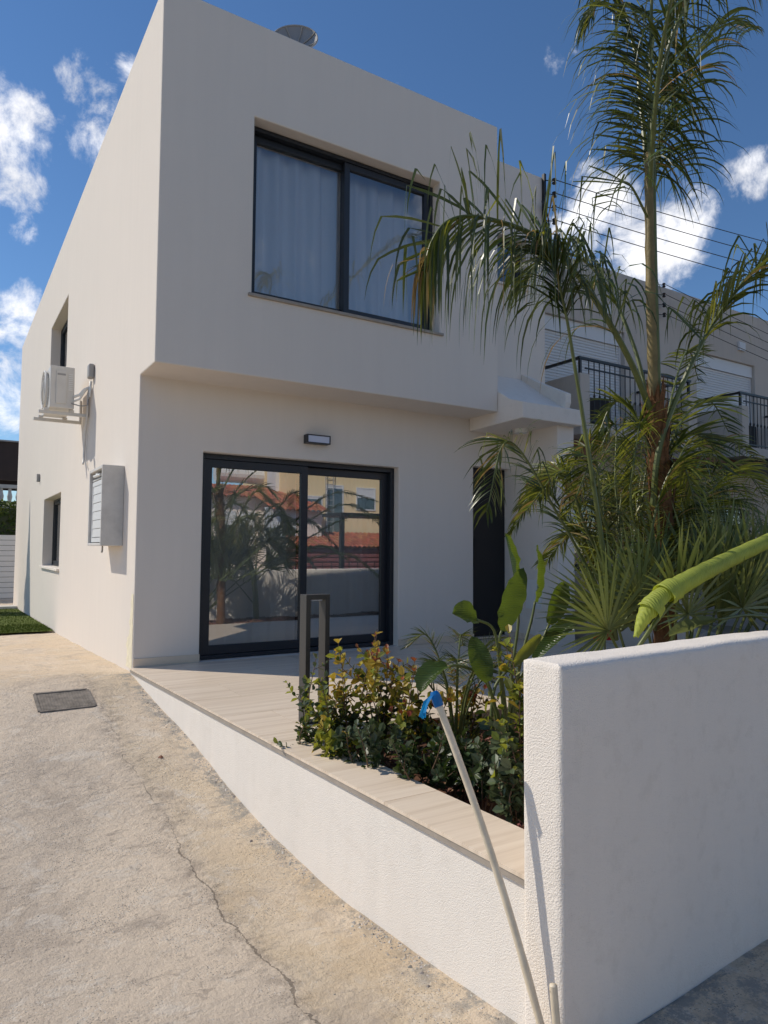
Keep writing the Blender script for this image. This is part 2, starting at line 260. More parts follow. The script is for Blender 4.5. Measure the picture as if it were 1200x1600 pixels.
# ------------------------------------------------------------------ mesh helpers
class MB:
    def __init__(s): s.v = []; s.f = []; s.m = []
    def add(s, vs, fs, mi=0):
        k = len(s.v); s.v += [tuple(p) for p in vs]; s.f += [tuple(i + k for i in f) for f in fs]; s.m += [mi] * len(fs); return s
    def box(s, a, b, mi=0):
        x0, y0, z0 = (min(a[i], b[i]) for i in range(3)); x1, y1, z1 = (max(a[i], b[i]) for i in range(3))
        return s.add([(x0, y0, z0), (x1, y0, z0), (x1, y1, z0), (x0, y1, z0), (x0, y0, z1), (x1, y0, z1), (x1, y1, z1), (x0, y1, z1)],
                     [(0, 3, 2, 1), (4, 5, 6, 7), (0, 1, 5, 4), (1, 2, 6, 5), (2, 3, 7, 6), (3, 0, 4, 7)], mi)
    def prism(s, poly, lo, hi, f, mi=0):          # poly in 2-D, f(u, v, w) -> point
        n = len(poly); vs = [f(u, v, lo) for u, v in poly] + [f(u, v, hi) for u, v in poly]
        return s.add(vs, [tuple(range(n - 1, -1, -1)), tuple(range(n, 2 * n))] + [(i, (i + 1) % n, n + (i + 1) % n, n + i) for i in range(n)], mi)
    def tube(s, pts, r, n=8, mi=0, cap=True):
        pts = [V(p) for p in pts]; rs = r if isinstance(r, (list, tuple)) else [r] * len(pts)
        rings = []; prev = None
        for i, p in enumerate(pts):
            t = (pts[min(i + 1, len(pts) - 1)] - pts[max(i - 1, 0)]).normalized()
            a = prev if prev is not None else (V((0, 0, 1)) if abs(t.z) < .9 else V((1, 0, 0)))
            u = (a - t * a.dot(t)).normalized(); w = t.cross(u); prev = u
            rings.append([p + (u * math.cos(2 * PI * k / n) + w * math.sin(2 * PI * k / n)) * rs[i] for k in range(n)])
        vs = [q for R in rings for q in R]; fs = []
        for i in range(len(pts) - 1):
            for k in range(n): fs.append((i * n + k, i * n + (k + 1) % n, (i + 1) * n + (k + 1) % n, (i + 1) * n + k))
        if cap: fs += [tuple(range(n - 1, -1, -1)), tuple(range((len(pts) - 1) * n, len(pts) * n))]
        return s.add(vs, fs, mi)
    def build(s, name, mats, parent=None, smooth=False, bevel=0, org=None):
        me = bpy.data.meshes.new(name)
        if org is not None:
            o_ = V(org); s.v = [tuple(V(p) - o_) for p in s.v]
        me.from_pydata(s.v, [], s.f)
        if not isinstance(mats, (list, tuple)): mats = [mats]
        for k in mats: me.materials.append(M[k] if isinstance(k, str) else k)
        if len(mats) > 1: me.polygons.foreach_set('material_index', s.m)
        if bevel:
            bm = bmesh.new(); bm.from_mesh(me); bmesh.ops.recalc_face_normals(bm, faces=bm.faces)
            es = [e for e in bm.edges if len(e.link_faces) == 2 and e.calc_face_angle(0) > .5]
            bmesh.ops.bevel(bm, geom=es, offset=bevel, segments=2, profile=.5, affect='EDGES', clamp_overlap=True); bm.to_mesh(me); bm.free()
        if smooth: me.polygons.foreach_set('use_smooth', [True] * len(me.polygons))
        me.update()
        o = bpy.data.objects.new(name, me); col.objects.link(o)
        if org is not None: o.location = org
        if parent is not None:
            o.parent = parent
            if parent.type == 'EMPTY' or parent.location.length > 0 or parent.parent:
                bpy.context.view_layer.update(); o.matrix_parent_inverse = wmat(parent).inverted()
        return o
def wmat(o):
    m = Matrix.Translation(o.location) @ o.rotation_euler.to_matrix().to_4x4()
    if o.parent: m = wmat(o.parent) @ o.matrix_parent_inverse @ m
    return m
def tag(o, label, cat, group=None, kind=None):
    o['label'] = label; o['category'] = cat
    if group: o['group'] = group
    if kind: o['kind'] = kind
    return o
def struct(o, label=None): 
    o['kind'] = 'structure'
    if label: o['label'] = label
    return o
def thing(name, loc, label, cat, group=None):
    o = bpy.data.objects.new(name, None); col.objects.link(o); o.location = loc; o.empty_display_size = .1; return tag(o, label, cat, group)

def solid(adds, subs):
    """boundary mesh of boxes minus boxes, on one shared grid"""
    allb = adds + subs
    G = [sorted({round(b[k][i], 4) for b in allb for k in (0, 1)}) for i in range(3)]
    nx, ny, nz_ = (len(g) - 1 for g in G)
    def inside(b, c): return all(b[0][i] < c[i] < b[1][i] for i in range(3))
    occ = set()
    for i in range(nx):
        for j in range(ny):
            for k in range(nz_):
                c = ((G[0][i] + G[0][i + 1]) / 2, (G[1][j] + G[1][j + 1]) / 2, (G[2][k] + G[2][k + 1]) / 2)
                if any(inside(b, c) for b in adds) and not any(inside(b, c) for b in subs): occ.add((i, j, k))
    idx = {}; mb = MB()
    def vid(i, j, k):
        if (i, j, k) not in idx: idx[(i, j, k)] = len(mb.v); mb.v.append((G[0][i], G[1][j], G[2][k]))
        return idx[(i, j, k)]
    D = {(1, 0, 0): [(1, 0, 0), (1, 1, 0), (1, 1, 1), (1, 0, 1)], (-1, 0, 0): [(0, 0, 0), (0, 0, 1), (0, 1, 1), (0, 1, 0)], (0, 1, 0): [(0, 1, 0), (0, 1, 1), (1, 1, 1), (1, 1, 0)],
         (0, -1, 0): [(0, 0, 0), (1, 0, 0), (1, 0, 1), (0, 0, 1)], (0, 0, 1): [(0, 0, 1), (1, 0, 1), (1, 1, 1), (0, 1, 1)], (0, 0, -1): [(0, 0, 0), (0, 1, 0), (1, 1, 0), (1, 0, 0)]}
    for (i, j, k) in occ:
        for d, q in D.items():
            if (i + d[0], j + d[1], k + d[2]) not in occ:
                mb.f.append(tuple(vid(i + a, j + b, k + c) for a, b, c in q)); mb.m.append(0)
    return mb

# ------------------------------------------------------------------ terrain
DZ = [(-60, -3.0), (-30, -2.2), (-22, -1.9), (-14, -1.1), (-9, -.62), (-7, -.55), (-5.6, -.545), (-5.2, -.55), (-4.5, -.585), (-4.07, -.604), (-3.78, -.6), (-3.24, -.554), (-2.66, -.498), (-2.03, -.36), (-1.54, -.275), (-1.2, -.24), (-.78, -.18), (-.42, -.127), (0, -.045), (.6, -.075), (2.15, -.128), (5.7, -.24), (13.65, -.41), (18, -.45), (60, -.6)]
def gz(y):
    for (a, za), (b, zb) in zip(DZ, DZ[1:]):
        if y <= b:
            t = max(0, min(1, (y - a) / (b - a))); return za + (zb - za) * t
    return DZ[-1][1]
def gzs(y): return sum(gz(y + k * .1) for k in (-2, -1, 0, 1, 2)) / 5
def sheet(name, xs, ys, zf, m, lab=None):
    mb = MB(); mb.v = [(x, y, zf(x, y)) for y in ys for x in xs]; n = len(xs)
    mb.f = [(j * n + i, j * n + i + 1, (j + 1) * n + i + 1, (j + 1) * n + i) for j in range(len(ys) - 1) for i in range(n - 1)]; mb.m = [0] * len(mb.f)
    return struct(mb.build(name, m, smooth=True), lab)
def lin(a, b, n): return [a + (b - a) * i / n for i in range(n + 1)]
far = [-1500, -600, -250, -120]
sheet('ground', far + lin(-60, 60, 24) + [120, 250, 600, 1500], [-1500, -600, -250, -120] + lin(-60, 60, 60) + [120, 250, 600, 1500], lambda x, y: gz(y) - .06, 'earth')
def drive_z(x, y):
    p = V((x, y, 0)); return gzs(y) + .010 * noise.noise(p * 1.7) + .0035 * noise.noise(p * 7) + .0018 * noise.noise(p * 19)
sheet('driveway', lin(-6, -2.4, 30) + lin(-2.36, .6, 100) + lin(.7, 9, 50), lin(-8.2, 1, 300) + lin(1.1, 18, 90), drive_z, 'drive')
sheet('road', lin(-60, 60, 40), lin(-19, -9.4, 24), lambda x, y: gz(y) + .01, 'asphalt')

# ------------------------------------------------------------------ the house
P_ = .577; ZS = 2.925; XB = 4.24; ZT = 6.634; DP = 14.0; XE = 5.65
house = thing('house', (0, 0, 0), 'white stucco two storey house with overhanging upper floor and dark windows', 'house')
R_ = .3
adds = [((0, 0, -.9), (XE, DP, ZT)), ((0, -P_, ZS), (XB, .2, ZT)), ((4.96, -.89, -.9), (5.26, .1, 2.80))]
subs = [((.2, -P_ + .2, 6.15), (XB - .2, .3, 7)), ((.2, .2, 6.15), (XE - .2, DP - .2, 7)),
        ((.666, -.1, .0), (3.131, R_, 2.2)), ((.3, R_, 0.0), (4.1, 4.2, 2.7)),
        ((.947, -1, 3.756), (3.325, -P_ + R_, 5.635)), ((.3, -P_ + R_, 3.25), (3.95, 3.4, 6.0)),
        ((4.316, -.1, 0), (4.96, .14, 2.30)),
        ((4.55, -.1, 4.9), (5.29, .26, 5.59)), ((4.4, .26, 4.6), (5.45, 2, 6.0)),
        ((-.1, 5.46, .83), (R_, 7.8, 2.10)), ((R_, 5.0, .1), (3, 8.6, 2.7)),
        ((-.1, 5.32, 4.2), (R_, 7.52, 5.41)), ((R_, 5.0, 3.25), (3, 8.6, 6.0))]
wall = solid(adds, subs).build('wall', 'stucco', house, bevel=.012)

def skirt(x0, x1, y0, y1, h=.085):
    MB().box((x0, y0, 0.012), (x1, y1, h)).build('skirting', 'tile', house)
skirt(.004, .666, -.011, -.0005); skirt(3.131, 4.32, -.011, -.0005); skirt(4.948, 4.9595, -.88, .05)

rp = MB(); rq = random.Random(21); zz_ = lin(-.02, .72, 26); vs_ = []
for z in zz_:
    wv = .34 * (1 - max(0, z) / .9) * (.7 + .5 * noise.noise(V((z * 7, 2, 0)))) + .03; n0 = .02 + .02 * noise.noise(V((z * 12, 9, 0)))
    for k in range(8): vs_.append((-.0025 - .003 * abs(noise.noise(V((k * 1.3, z * 14, 3)))), n0 + wv * k / 7 * (1 + .12 * rq.uniform(-1, 1) * (k == 7)), z))
rp.add(vs_, [(i * 8 + k, i * 8 + k + 1, (i + 1) * 8 + k + 1, (i + 1) * 8 + k) for i in range(26) for k in range(7)])
M['filler'] = mat('scraped_filler', (.82, .74, .56), .95, .1, var=.12, vscale=14, bump=.006, bscale=35)
rp.build('scraped_patch', 'filler', house)['label'] = 'scraped cream patch of filler at the foot of the house corner'
def glazing(name, parent, org, ux, w, h, sashes, fr=.05, sash=.07, depth=.07, pane='glass', track=True):
    """sliding unit: org = lower left corner on the frame's outer face, ux = direction along the wall, inward = depth direction"""
    ux = V(ux); inn = V((-ux.y, ux.x, 0)); uz = V((0, 0, 1)); org = V(org)
    def pt(a, b, c): return org + ux * a + inn * b + uz * c
    def bx(mb, a0, b0, c0, a1, b1, c1):
        mb.add([pt(a0, b0, c0), pt(a1, b0, c0), pt(a1, b1, c0), pt(a0, b1, c0), pt(a0, b0, c1), pt(a1, b0, c1), pt(a1, b1, c1), pt(a0, b1, c1)],
               [(0, 3, 2, 1), (4, 5, 6, 7), (0, 1, 5, 4), (1, 2, 6, 5), (2, 3, 7, 6), (3, 0, 4, 7)])
    f = MB(); e = .0025
    bx(f, e, 0, e, fr, depth * 2, h - e); bx(f, w - fr, 0, e, w - e, depth * 2, h - e); bx(f, fr, 0, e, w - fr, depth * 2, fr * .8); bx(f, fr, 0, h - fr, w - fr, depth * 2, h - e)
    o = f.build(name, 'frame', parent, bevel=.003)
    for (a0, a1, lay) in sashes:
        s = MB(); b0 = .012 + lay * depth * .95; b1 = b0 + depth * .8; z0 = fr * .8 + .004; z1 = h - fr - .004
        bx(s, a0, b0, z0, a0 + sash, b1, z1); bx(s, a1 - sash, b0, z0, a1, b1, z1); bx(s, a0 + sash, b0, z0, a1 - sash, b1, z0 + sash * 1.1); bx(s, a0 + sash, b0, z1 - sash, a1 - sash, b1, z1)
        so_ = s.build('sash', 'frame', o, bevel=.003)
        g = MB(); bm_ = (b0 + b1) / 2; g.add([pt(a0 + sash - .004, bm_, z0 + sash * 1.1 - .004), pt(a1 - sash + .004, bm_, z0 + sash * 1.1 - .004), pt(a1 - sash + .004, bm_, z1 - sash + .004), pt(a0 + sash - .004, bm_, z1 - sash + .004)], [(0, 1, 2, 3)])
        g.build('pane', pane, o)
    return o
DW = 3.131 - .666
glazing('sliding_door', house, (.666, .105, .004), (1, 0, 0), DW, 2.194, [(.052, DW / 2 + .045, 0), (DW / 2 - .045, DW - .052, 1)], .055, .085)
WW = 3.325 - .947
wu = glazing('upper_window', house, (.947, -P_ + .15, 3.775), (1, 0, 0), WW, 1.858, [(.048, WW / 2 + .04, 1), (WW / 2 - .04, WW - .048, 0)], .045, .07, pane='glass_clear')
MB().box((.905, -P_ - .028, 3.742), (3.367, -P_ + .15, 3.7735)).build('sill', 'tile_edge', house, bevel=.004)
glazing('small_window', house, (4.55, .12, 4.905), (1, 0, 0), .735, .68, [(.04, .70, 0)], .035, .045, pane='glass_dark')
MB().box((4.5, -.03, 4.872), (5.33, .12, 4.899)).build('sill', 'stucco_rough', house)
glazing('side_window', house, (.17, 7.8, .835), (0, -1, 0), 2.34, 1.262, [(.04, 1.2, 0), (1.14, 2.30, 1)], .04, .05, pane='glass_dark')
MB().box((-.045, 5.40, .79), (.17, 7.86, .829)).build('sill', 'stucco_rough', house, bevel=.004)
glazing('side_window', house, (.17, 7.52, 4.205), (0, -1, 0), 2.2, 1.2, [(.04, 1.13, 0), (1.07, 2.16, 1)], .04, .05, pane='glass_dark')
fd = MB().box((4.318, .105, .02), (4.958, .139, 2.296)).build('front_door', 'doorblack', house)
MB().box((4.40, .085, .95), (4.42, .104, 1.35)).build('handle', 'black', fd)
MB().box((4.318, .0, .012), (4.958, .104, .028)).build('threshold', 'tile', house)
mc = MB().box((4.948, -.60, .42), (4.9585, -.32, .80)); mc.box((4.943, -.585, .435), (4.9478, -.335, .785)); mc.build('meter_cover', 'plastic', house)
# canopy over the entrance: slab with a sloping top and an upstand at the right end
cpro = [(-.003, 2.765), (-1.02, 2.79), (-1.02, 2.985), (-.50, 3.24), (-.003, 3.60)]
cn = MB(); cn.prism([(-.003, 2.76), (-1.02, 2.785), (-1.02, 2.985), (-.78, 3.06), (-.45, 3.27), (-.003, 3.58)], 4.2435, 5.27, lambda u, v, w: (w, u, v))
cano = cn.build('canopy', 'stucco_rough', house, bevel=.012)
MB().prism([(-.003, 3.3), (-.78, 3.0), (-.83, 3.12), (-.83, 3.24), (-.35, 3.47), (-.003, 3.66)], 5.18, 5.283, lambda u, v, w: (w, u, v)).build('upstand', 'stucco_rough', cano, bevel=.01)
lm = MB(); lm.tube([(4.75, -.45, 2.774), (4.75, -.45, 2.72)], .085, 20); lm.build('ceiling_light', 'plastic', house, smooth=False)

# curtains inside the two big openings
def curtain(x0, x1, y, z0, z1, label, seed):
    r = random.Random(seed); mb = MB(); n = int((x1 - x0) / .012); ph = 0; vs = []
    for i in range(n + 1):
        x = x0 + (x1 - x0) * i / n; ph += r.uniform(.25, .75) * .62
        a = .034 + .018 * noise.noise(V((x * 2.2, seed, 0)))
        for z in (z0, (z0 + z1) / 2, z1):
            vs.append((x + .012 * math.sin(ph * 1.3 + z), y + a * math.sin(ph + .25 * z) + .02 * noise.noise(V((x * 3, z, seed))), z))
    mb.add(vs, [(i * 3 + k, (i + 1) * 3 + k, (i + 1) * 3 + k + 1, i * 3 + k + 1) for i in range(n) for k in (0, 1)])
    o = mb.build('curtain', 'curtain', smooth=True); return tag(o, label, 'curtain', 'sheer curtains behind the glass')
curtain(.5, 3.85, -P_ + .385, 3.26, 5.98, 'white sheer curtain behind the large upper floor window', 1)
curtain(.45, 4.0, .385, .01, 2.68, 'white sheer curtain behind the ground floor sliding glass door', 2)

# ------------------------------------------------------------------ patio, low wall, planting bed
def edge(y): return -.03 - .046 * y
YB = -3.18; YW = -5.30
base = MB()
base.add([(edge(0) + .025, -.0005, -.03), (edge(YB) + .025, YB, -.03), (XE, YB, -.03), (XE, -.0005, -.03), (edge(0) + .025, -.0005, -.014), (edge(YB) + .025, YB, -.014), (XE, YB, -.014), (XE, -.0005, -.014)],
         [(0, 1, 2, 3), (7, 6, 5, 4), (0, 4, 5, 1), (1, 5, 6, 2), (2, 6, 7, 3), (3, 7, 4, 0)])
patio = struct(base.build('patio', 'grout'))
def tile_poly(pts, par):
    n = len(pts); mb = MB(); mb.prism(pts, -.0135, .0, lambda u, v, w: (u, v, w)); return mb.build('tile', 'tile', par)
ty = 0; G_ = .0015; row = 0
while ty > YB + .01:
    y1 = ty; y0 = max(ty - .6, YB - .01); xo = -.75 + (row % 2) * .6; x = xo
    while x < XE:
        a, b = x + G_, min(x + 1.2 - G_, XE)
        ya, yb = y0 + G_, y1 - G_
        e0, e1 = edge(ya), edge(yb)
        if b > max(e0, e1) + .02:
            tile_poly([(max(a, e0), ya), (b, ya), (b, yb), (max(a, e1), yb)], patio)
        x += 1.2
    ty -= .6; row += 1
# low retaining wall under the patio edge, coping tiles on its front run
rw = thing('retaining_wall', (.1, -2.6, -.4), 'low white rendered wall carrying the patio along the driveway', 'wall')
mb = MB(); ys = lin(0.0, YW, 90)
vs = []
for i, y in enumerate(ys):
    xf = edge(y) + .016; q = .004 * noise.noise(V((0, y * 2.1, 0)))
    b = gzs(y) - .12
    for (xx, zz) in ((xf - .004 + q, b), (xf + q * .6, b * .5), (xf, -.016), (xf + .26, -.016), (xf + .26, -.75)): vs.append((xx, y, zz))
fs = []
for i in range(len(ys) - 1):
    for k in range(4): fs.append((i * 5 + k, i * 5 + k + 1, (i + 1) * 5 + k + 1, (i + 1) * 5 + k))
fs += [tuple(range(5)), tuple((len(ys) - 1) * 5 + k for k in range(4, -1, -1))]
mb.add(vs, fs); mb.build('wall_body', 'stucco_low', rw)
y = YB - .012
while y > YW + .02:
    y2 = max(y - 1.2, YW + .006)
    p = MB(); p.prism([(edge(y2 + G_), y2 + G_), (edge(y2) + .31, y2 + G_), (edge(y) + .31, y - G_), (edge(y), y - G_)], -.0155, .0, lambda u, v, w: (u, v, w)); p.build('coping_tile', 'tile', rw)
    y = y2
for (ya, yb) in ((-.01, -1.6), (-1.602, -3.19), (-3.192, YW + .004)):      # mortar and tile edge seen below the coping
    p = MB(); p.prism([(edge(yb) + .004, yb), (edge(yb) + .03, yb), (edge(ya) + .03, ya), (edge(ya) + .004, ya)], -.042, -.0165, lambda u, v, w: (u, v, w)); p.build('edge_trim', 'tile_edge', rw)
# soil
def soil_z(x, y): return -.13 + .035 * noise.noise(V((x * 2.5, y * 2.5, 1))) + .012 * noise.noise(V((x * 9, y * 9, 4)))
sheet('planting_bed', lin(.44, 8, 150), lin(-5.31, YB + .002, 60), soil_z, 'soil')
MB().box((edge(YB) + .32, YB + .001, -.4), (XE, YB + .02, -.031)).build('bed_edge', 'tile_edge', patio)
mb = MB(); rr = random.Random(3)
for i in range(5200):
    x = rr.uniform(.46, 3.4) if i < 4200 else rr.uniform(3.4, 7); yy = rr.uniform(-5.28, YB - .03); s = rr.uniform(.006, .02)
    c = V((x, yy, soil_z(x, yy) + s * .3)); q = Matrix.Rotation(rr.uniform(0, 6), 3, V((rr.random() - .5, rr.random() - .5, rr.random())).normalized())
    pv = [c + q @ V(p) for p in ((s * 1.4, 0, 0), (-s, s * .4, 0), (0, s, s * .3), (0, -s, .2 * s), (0, 0, s * .8), (.1 * s, 0, -s * .7))]
    mb.add(pv, [(0, 2, 4), (2, 1, 4), (1, 3, 4), (3, 0, 4), (2, 0, 5), (1, 2, 5), (3, 1, 5), (0, 3, 5)])
tag(mb.build('mulch', 'mulch'), 'reddish lava stone mulch spread over the planting bed', 'mulch', kind='stuff')

# garden wall in front
gw = thing('garden_wall', (.23, -5.4, -.5), 'thick white rough rendered garden wall at the front right', 'wall')
WD = V((.9985, .0545, 0)).normalized(); WN = V((-WD.y, WD.x, 0)); A0 = V((.198, -5.482, 0))
ul = [0, .03] + lin(.1, 9, 140); prof = []
T0, H0 = .182, .786
ring = []
for k in lin(-.95, H0 - .022, 26): ring.append((0, k))
ring += [(.006, H0 - .007), (.022, H0)] + [(t, H0) for t in lin(.05, T0 - .03, 4)] + [(T0 - .022, H0), (T0 - .006, H0 - .007)]
for k in reversed(lin(-.95, H0 - .022, 14)): ring.append((T0, k))
nr = len(ring)
def wp(u, t, z):
    p = A0 + WD * u + WN * t + V((0, 0, z)); w = .006 * noise.noise(p * 2.3) + .003 * noise.noise(p * 8)
    return p + V((w * .6, w, w * (1 if z > .5 else 0)))
ul = [.009] + ul[1:]
vs = [wp(u, t, z) for u in ul for (t, z) in ring]
fs = [(i * nr + k, (i + 1) * nr + k, (i + 1) * nr + k + 1, i * nr + k + 1) for i in range(len(ul) - 1) for k in range(nr - 1)]
mb = MB(); mb.add(vs, fs)
zl = lin(-.95, H0 - .022, 26); tl = [0, .006, .014] + lin(.03, T0 - .03, 5) + [T0 - .014, T0 - .006, T0]
cv = []
for z in zl + [H0 - .007, H0]:
    for k, t in enumerate(tl):
        e = {0: .009, 1: .003, 2: .0005}.get(min(k, len(tl) - 1 - k), 0)
        if z > H0 - .003: e = .009
        elif z > H0 - .01: e = max(e, .003)
        tt = min(max(t, 0 if z < H0 - .01 else (.006 if z < H0 - .003 else .022)), T0 if z < H0 - .01 else (T0 - .006 if z < H0 - .003 else T0 - .022))
        cv.append(wp(e, tt, z))
n_ = len(tl); mb.add(cv, [(i * n_ + j + 1, i * n_ + j, (i + 1) * n_ + j, (i + 1) * n_ + j + 1) for i in range(len(zl) + 1) for j in range(n_ - 1)])
mb.build('wall_body', 'stucco_rough', gw, smooth=True)
pv = MB(); 
pav = sheet('pavement', lin(.24, 10, 60), lin(-8.1, -5.47, 30), lambda x, y: drive_z(x, y) + .006, 'kerb')
pav.data.materials.clear(); pav.data.materials.append(M['drive'])

# ------------------------------------------------------------------ fixtures on the house
wl = thing('wall_light', (1.97, 0, 2.43), 'small dark rectangular wall light above the sliding door', 'light')
b = MB(); x0, x1, z0, z1 = 1.825, 2.12, 2.385, 2.485; d = .1
b.box((x0, -.012, z0), (x1, -.001, z1)); b.box((x0, -d, z1 - .012), (x1, -.012, z1)); b.box((x0, -d, z0), (x1, -.012, z0 + .012)); b.box((x0, -d, z0 + .012), (x0 + .012, -.012, z1 - .012)); b.box((x1 - .012, -d, z0 + .012), (x1, -.012, z1 - .012))
b.build('housing', 'frame', wl); MB().box((x0 + .013, -d + .006, z0 + .013), (x1 - .013, -.02, z1 - .013)).build('diffuser', 'diffuser', wl)

# air conditioner with bracket and pipes
ac = thing('air_conditioner', (-.35, 3.3, 3.03), 'outdoor air conditioner unit bracketed high on the sunlit side wall', 'air conditioner')
ax0, ax1, ay0, ay1, az0, az1 = -.50, -.20, 2.9, 3.72, 3.035, 3.60
MB().box((ax0, ay0, az0), (ax1, ay1, az1)).build('casing', 'acpaint', ac, bevel=.012)
b = MB(); b.box((ax0 + .07, ay0 - .014, az0 + .06), (ax1 - .10, ay0 - .001, az1 - .06)); b.build('service_panel', 'acpaint', ac, bevel=.006)
MB().box((ax0 + .085, ay0 - .0175, az1 - .125), (ax1 - .115, ay0 - .0145, az1 - .10)).build('grip', 'acgrey', ac)
b = MB()
for k in range(9): b.box((ax1 - .075, ay0 - .006, az0 + .25 + k * .026), (ax1 - .025, ay0 - .0005, az0 + .262 + k * .026))
b.build('rating_plate', 'plastic', ac)
cy, cz = 3.24, 3.32
b = MB()
for r_ in (.05, .09, .13, .17, .21, .235): b.tube([(ax0 - .035 - .03 * (1 - (r_ / .25) ** 2), cy + r_ * math.cos(a), cz + r_ * math.sin(a)) for a in lin(0, 2 * PI, 28)], .0035, 5, cap=False)
for k in range(12):
    a = k * PI / 6; b.tube([(ax0 - .066, cy, cz), (ax0 - .05, cy + .13 * math.cos(a), cz + .13 * math.sin(a)), (ax0 - .002, cy + .25 * math.cos(a), cz + .25 * math.sin(a))], .003, 5)
b.build('fan_grille', 'acpaint', ac)
b = MB(); b.tube([(ax0 - .035, cy + .25 * math.cos(a), cz + .25 * math.sin(a)) for a in lin(0, 2 * PI, 32)], .016, 6, cap=False); b.build('fan_ring', 'acpaint', ac)
MB().tube([(ax0 - .006, cy, cz), (ax0 - .0015, cy, cz)], .235, 28).build('fan_recess', 'acgrey', ac)
for yy in (2.97, 3.6):
    br = MB()
    br.box((-.62, yy - .02, 2.955), (-.004, yy + .02, 2.998)); br.box((-.03, yy - .02, 2.999), (-.004, yy + .02, 3.30)); br.box((-.56, yy - .03, 2.999), (-.50, yy + .03, 3.03)); br.box((-.25, yy - .03, 2.999), (-.19, yy + .03, 3.03)); br.build('bracket', 'acpaint', ac, bevel=.003)
b = MB()
for k, (zz, rr_) in enumerate(((3.20, .018), (3.14, .014))):
    b.tube([(ax1 - .01, ay0 + .03 - .04, zz), (ax1 + .06, 2.84, zz + .03), (-.09, 2.80, 3.30 - k * .03), (-.04, 2.76, 3.33), (-.03, 2.74, 3.25 - .05 * k), (-.03, 2.70, 3.40)], rr_, 8)
b.build('refrigerant_pipe', 'plastic', ac, smooth=True)
b = MB(); b.tube([(ax1 - .04, ay0 - .02, 3.11), (-.12, 2.86, 3.08), (-.04, 2.83, 3.10), (-.025, 2.86, 3.2)], .008, 6); b.build('cable', 'acgrey', ac)
b = MB(); b.tube([(-.03, 2.84, 3.32), (-.03, 2.90, 3.0), (-.03, 3.02, 2.75), (-.03, 3.06, 2.55), (-.035, 3.05, 2.42), (-.05, 2.99, 2.34), (-.06, 2.92, 2.31)], .014, 8); b.build('drain_hose', 'acpaint', ac, smooth=True)
MB().box((-.075, 2.60, 3.43), (-.002, 2.74, 3.62)).build('pipe_cover', 'acgrey', ac, bevel=.02)

# meter cupboard with louvred door
mbx = thing('meter_cupboard', (-.12, 1.0, 1.2), 'grey cement meter cupboard with white louvred door on the side wall', 'cupboard')
y0, y1, z0, z1, d = .60, 1.385, 1.20, 2.06, .225
b = MB(); b.box((-d, y0, z0), (-.001, y0 + .035, z1)); b.box((-d, y1 - .035, z0), (-.001, y1, z1)); b.box((-d, y0 + .035, z1 - .035), (-.001, y1 - .035, z1)); b.box((-d, y0 + .035, z0), (-.001, y1 - .035, z0 + .03)); b.box((-.03, y0 + .035, z0 + .03), (-.001, y1 - .035, z1 - .035))
b.build('shell', 'concrete_box', mbx, bevel=.006)
b = MB(); e = .05
b.box((-d + .03, y0 + .04, z0 + .04), (-d + .055, y0 + .04 + e, z1 - .14)); b.box((-d + .03, y1 - .04 - e, z0 + .04), (-d + .055, y1 - .04, z1 - .14)); b.box((-d + .03, y0 + .04 + e, z1 - .19), (-d + .055, y1 - .04 - e, z1 - .14)); b.box((-d + .03, y0 + .04 + e, z0 + .04), (-d + .055, y1 - .04 - e, z0 + .09))
dr = b.build('door', 'white_paint', mbx)
for k in range(6):
    zz = z0 + .095 + k * .096; p = MB(); p.prism([(-d + .032, zz + .002), (-d + .042, zz + .002), (-d + .046, zz + .093), (-d + .036, zz + .093)], y0 + .092, y1 - .092, lambda u, v, w: (u, w, v)); p.build('louvre', 'white_paint', dr)
b = MB(); b.box((-d + .03, y0 + .04, z1 - .125), (-d + .05, y1 - .04, z1 - .115)); b.tube([(-d + .02, y0 + .2, z1 - .09), (-d + .02, y1 - .2, z1 - .08)], .016, 8); b.box((-d + .01, y0 + .35, z1 - .10), (-d + .035, y0 + .45, z1 - .06)); b.build('fittings', 'plastic', mbx)
MB().tube([(-.14, .95, 1.199), (-.14, .95, 1.15), (-.15, .92, 1.13)], .009, 6).build('pipe_stub', 'acgrey', mbx)
tag(MB().box((-.06, 8.6, 2.52), (-.002, 8.68, 2.68)).build('security_light', 'acgrey', bevel=.01), 'tiny grey lamp box on the far end of the side wall', 'light')

# insulators and overhead wires
def rack(px, py, Y, n, dpx, label, post=True):
    t = thing('insulator_rack', at(px, py, Y), label, 'insulator rack', 'insulator racks for the overhead wires'); outs = []
    p0 = at(px, py, Y); b = MB(); L_ = (n - 1) * .2
    b.box((p0.x - .02, Y - .05, p0.z - L_ - .1), (p0.x + .02, Y - .002, p0.z + .1)); b.build('bracket', 'black', t)
    for k in range(n):
        z = p0.z - k * .2; x = p0.x
        q = MB(); q.tube([(x, Y - .05, z), (x + .13, Y - .10, z)], .008, 6); q.build('arm', 'black', t)
        q = MB(); q.tube([(x + .13, Y - .10, z - .045), (x + .13, Y - .10, z - .03), (x + .13, Y - .10, z), (x + .13, Y - .10, z + .03), (x + .13, Y - .10, z + .045)], [.022, .036, .02, .036, .016], 10); q.build('insulator', 'ceramic', t)
        outs.append(V((x + .13, Y - .14, z)))
    return outs
r1 = rack(848, 284, -.003, 4, 0, 'black insulator rack at the top right corner of the white house')
r2 = rack(1024, 446, 1.497, 4, 0, 'black insulator rack on the beige neighbouring house wall')
def wire(a, b, sag, label):
    m_ = MB(); m_.tube([a.lerp(b, t) - V((0, 0, sag * 4 * t * (1 - t))) for t in lin(0, 1, 24)], .007, 5); tag(m_.build('overhead_wire', 'wire'), label, 'wire', 'overhead wires')
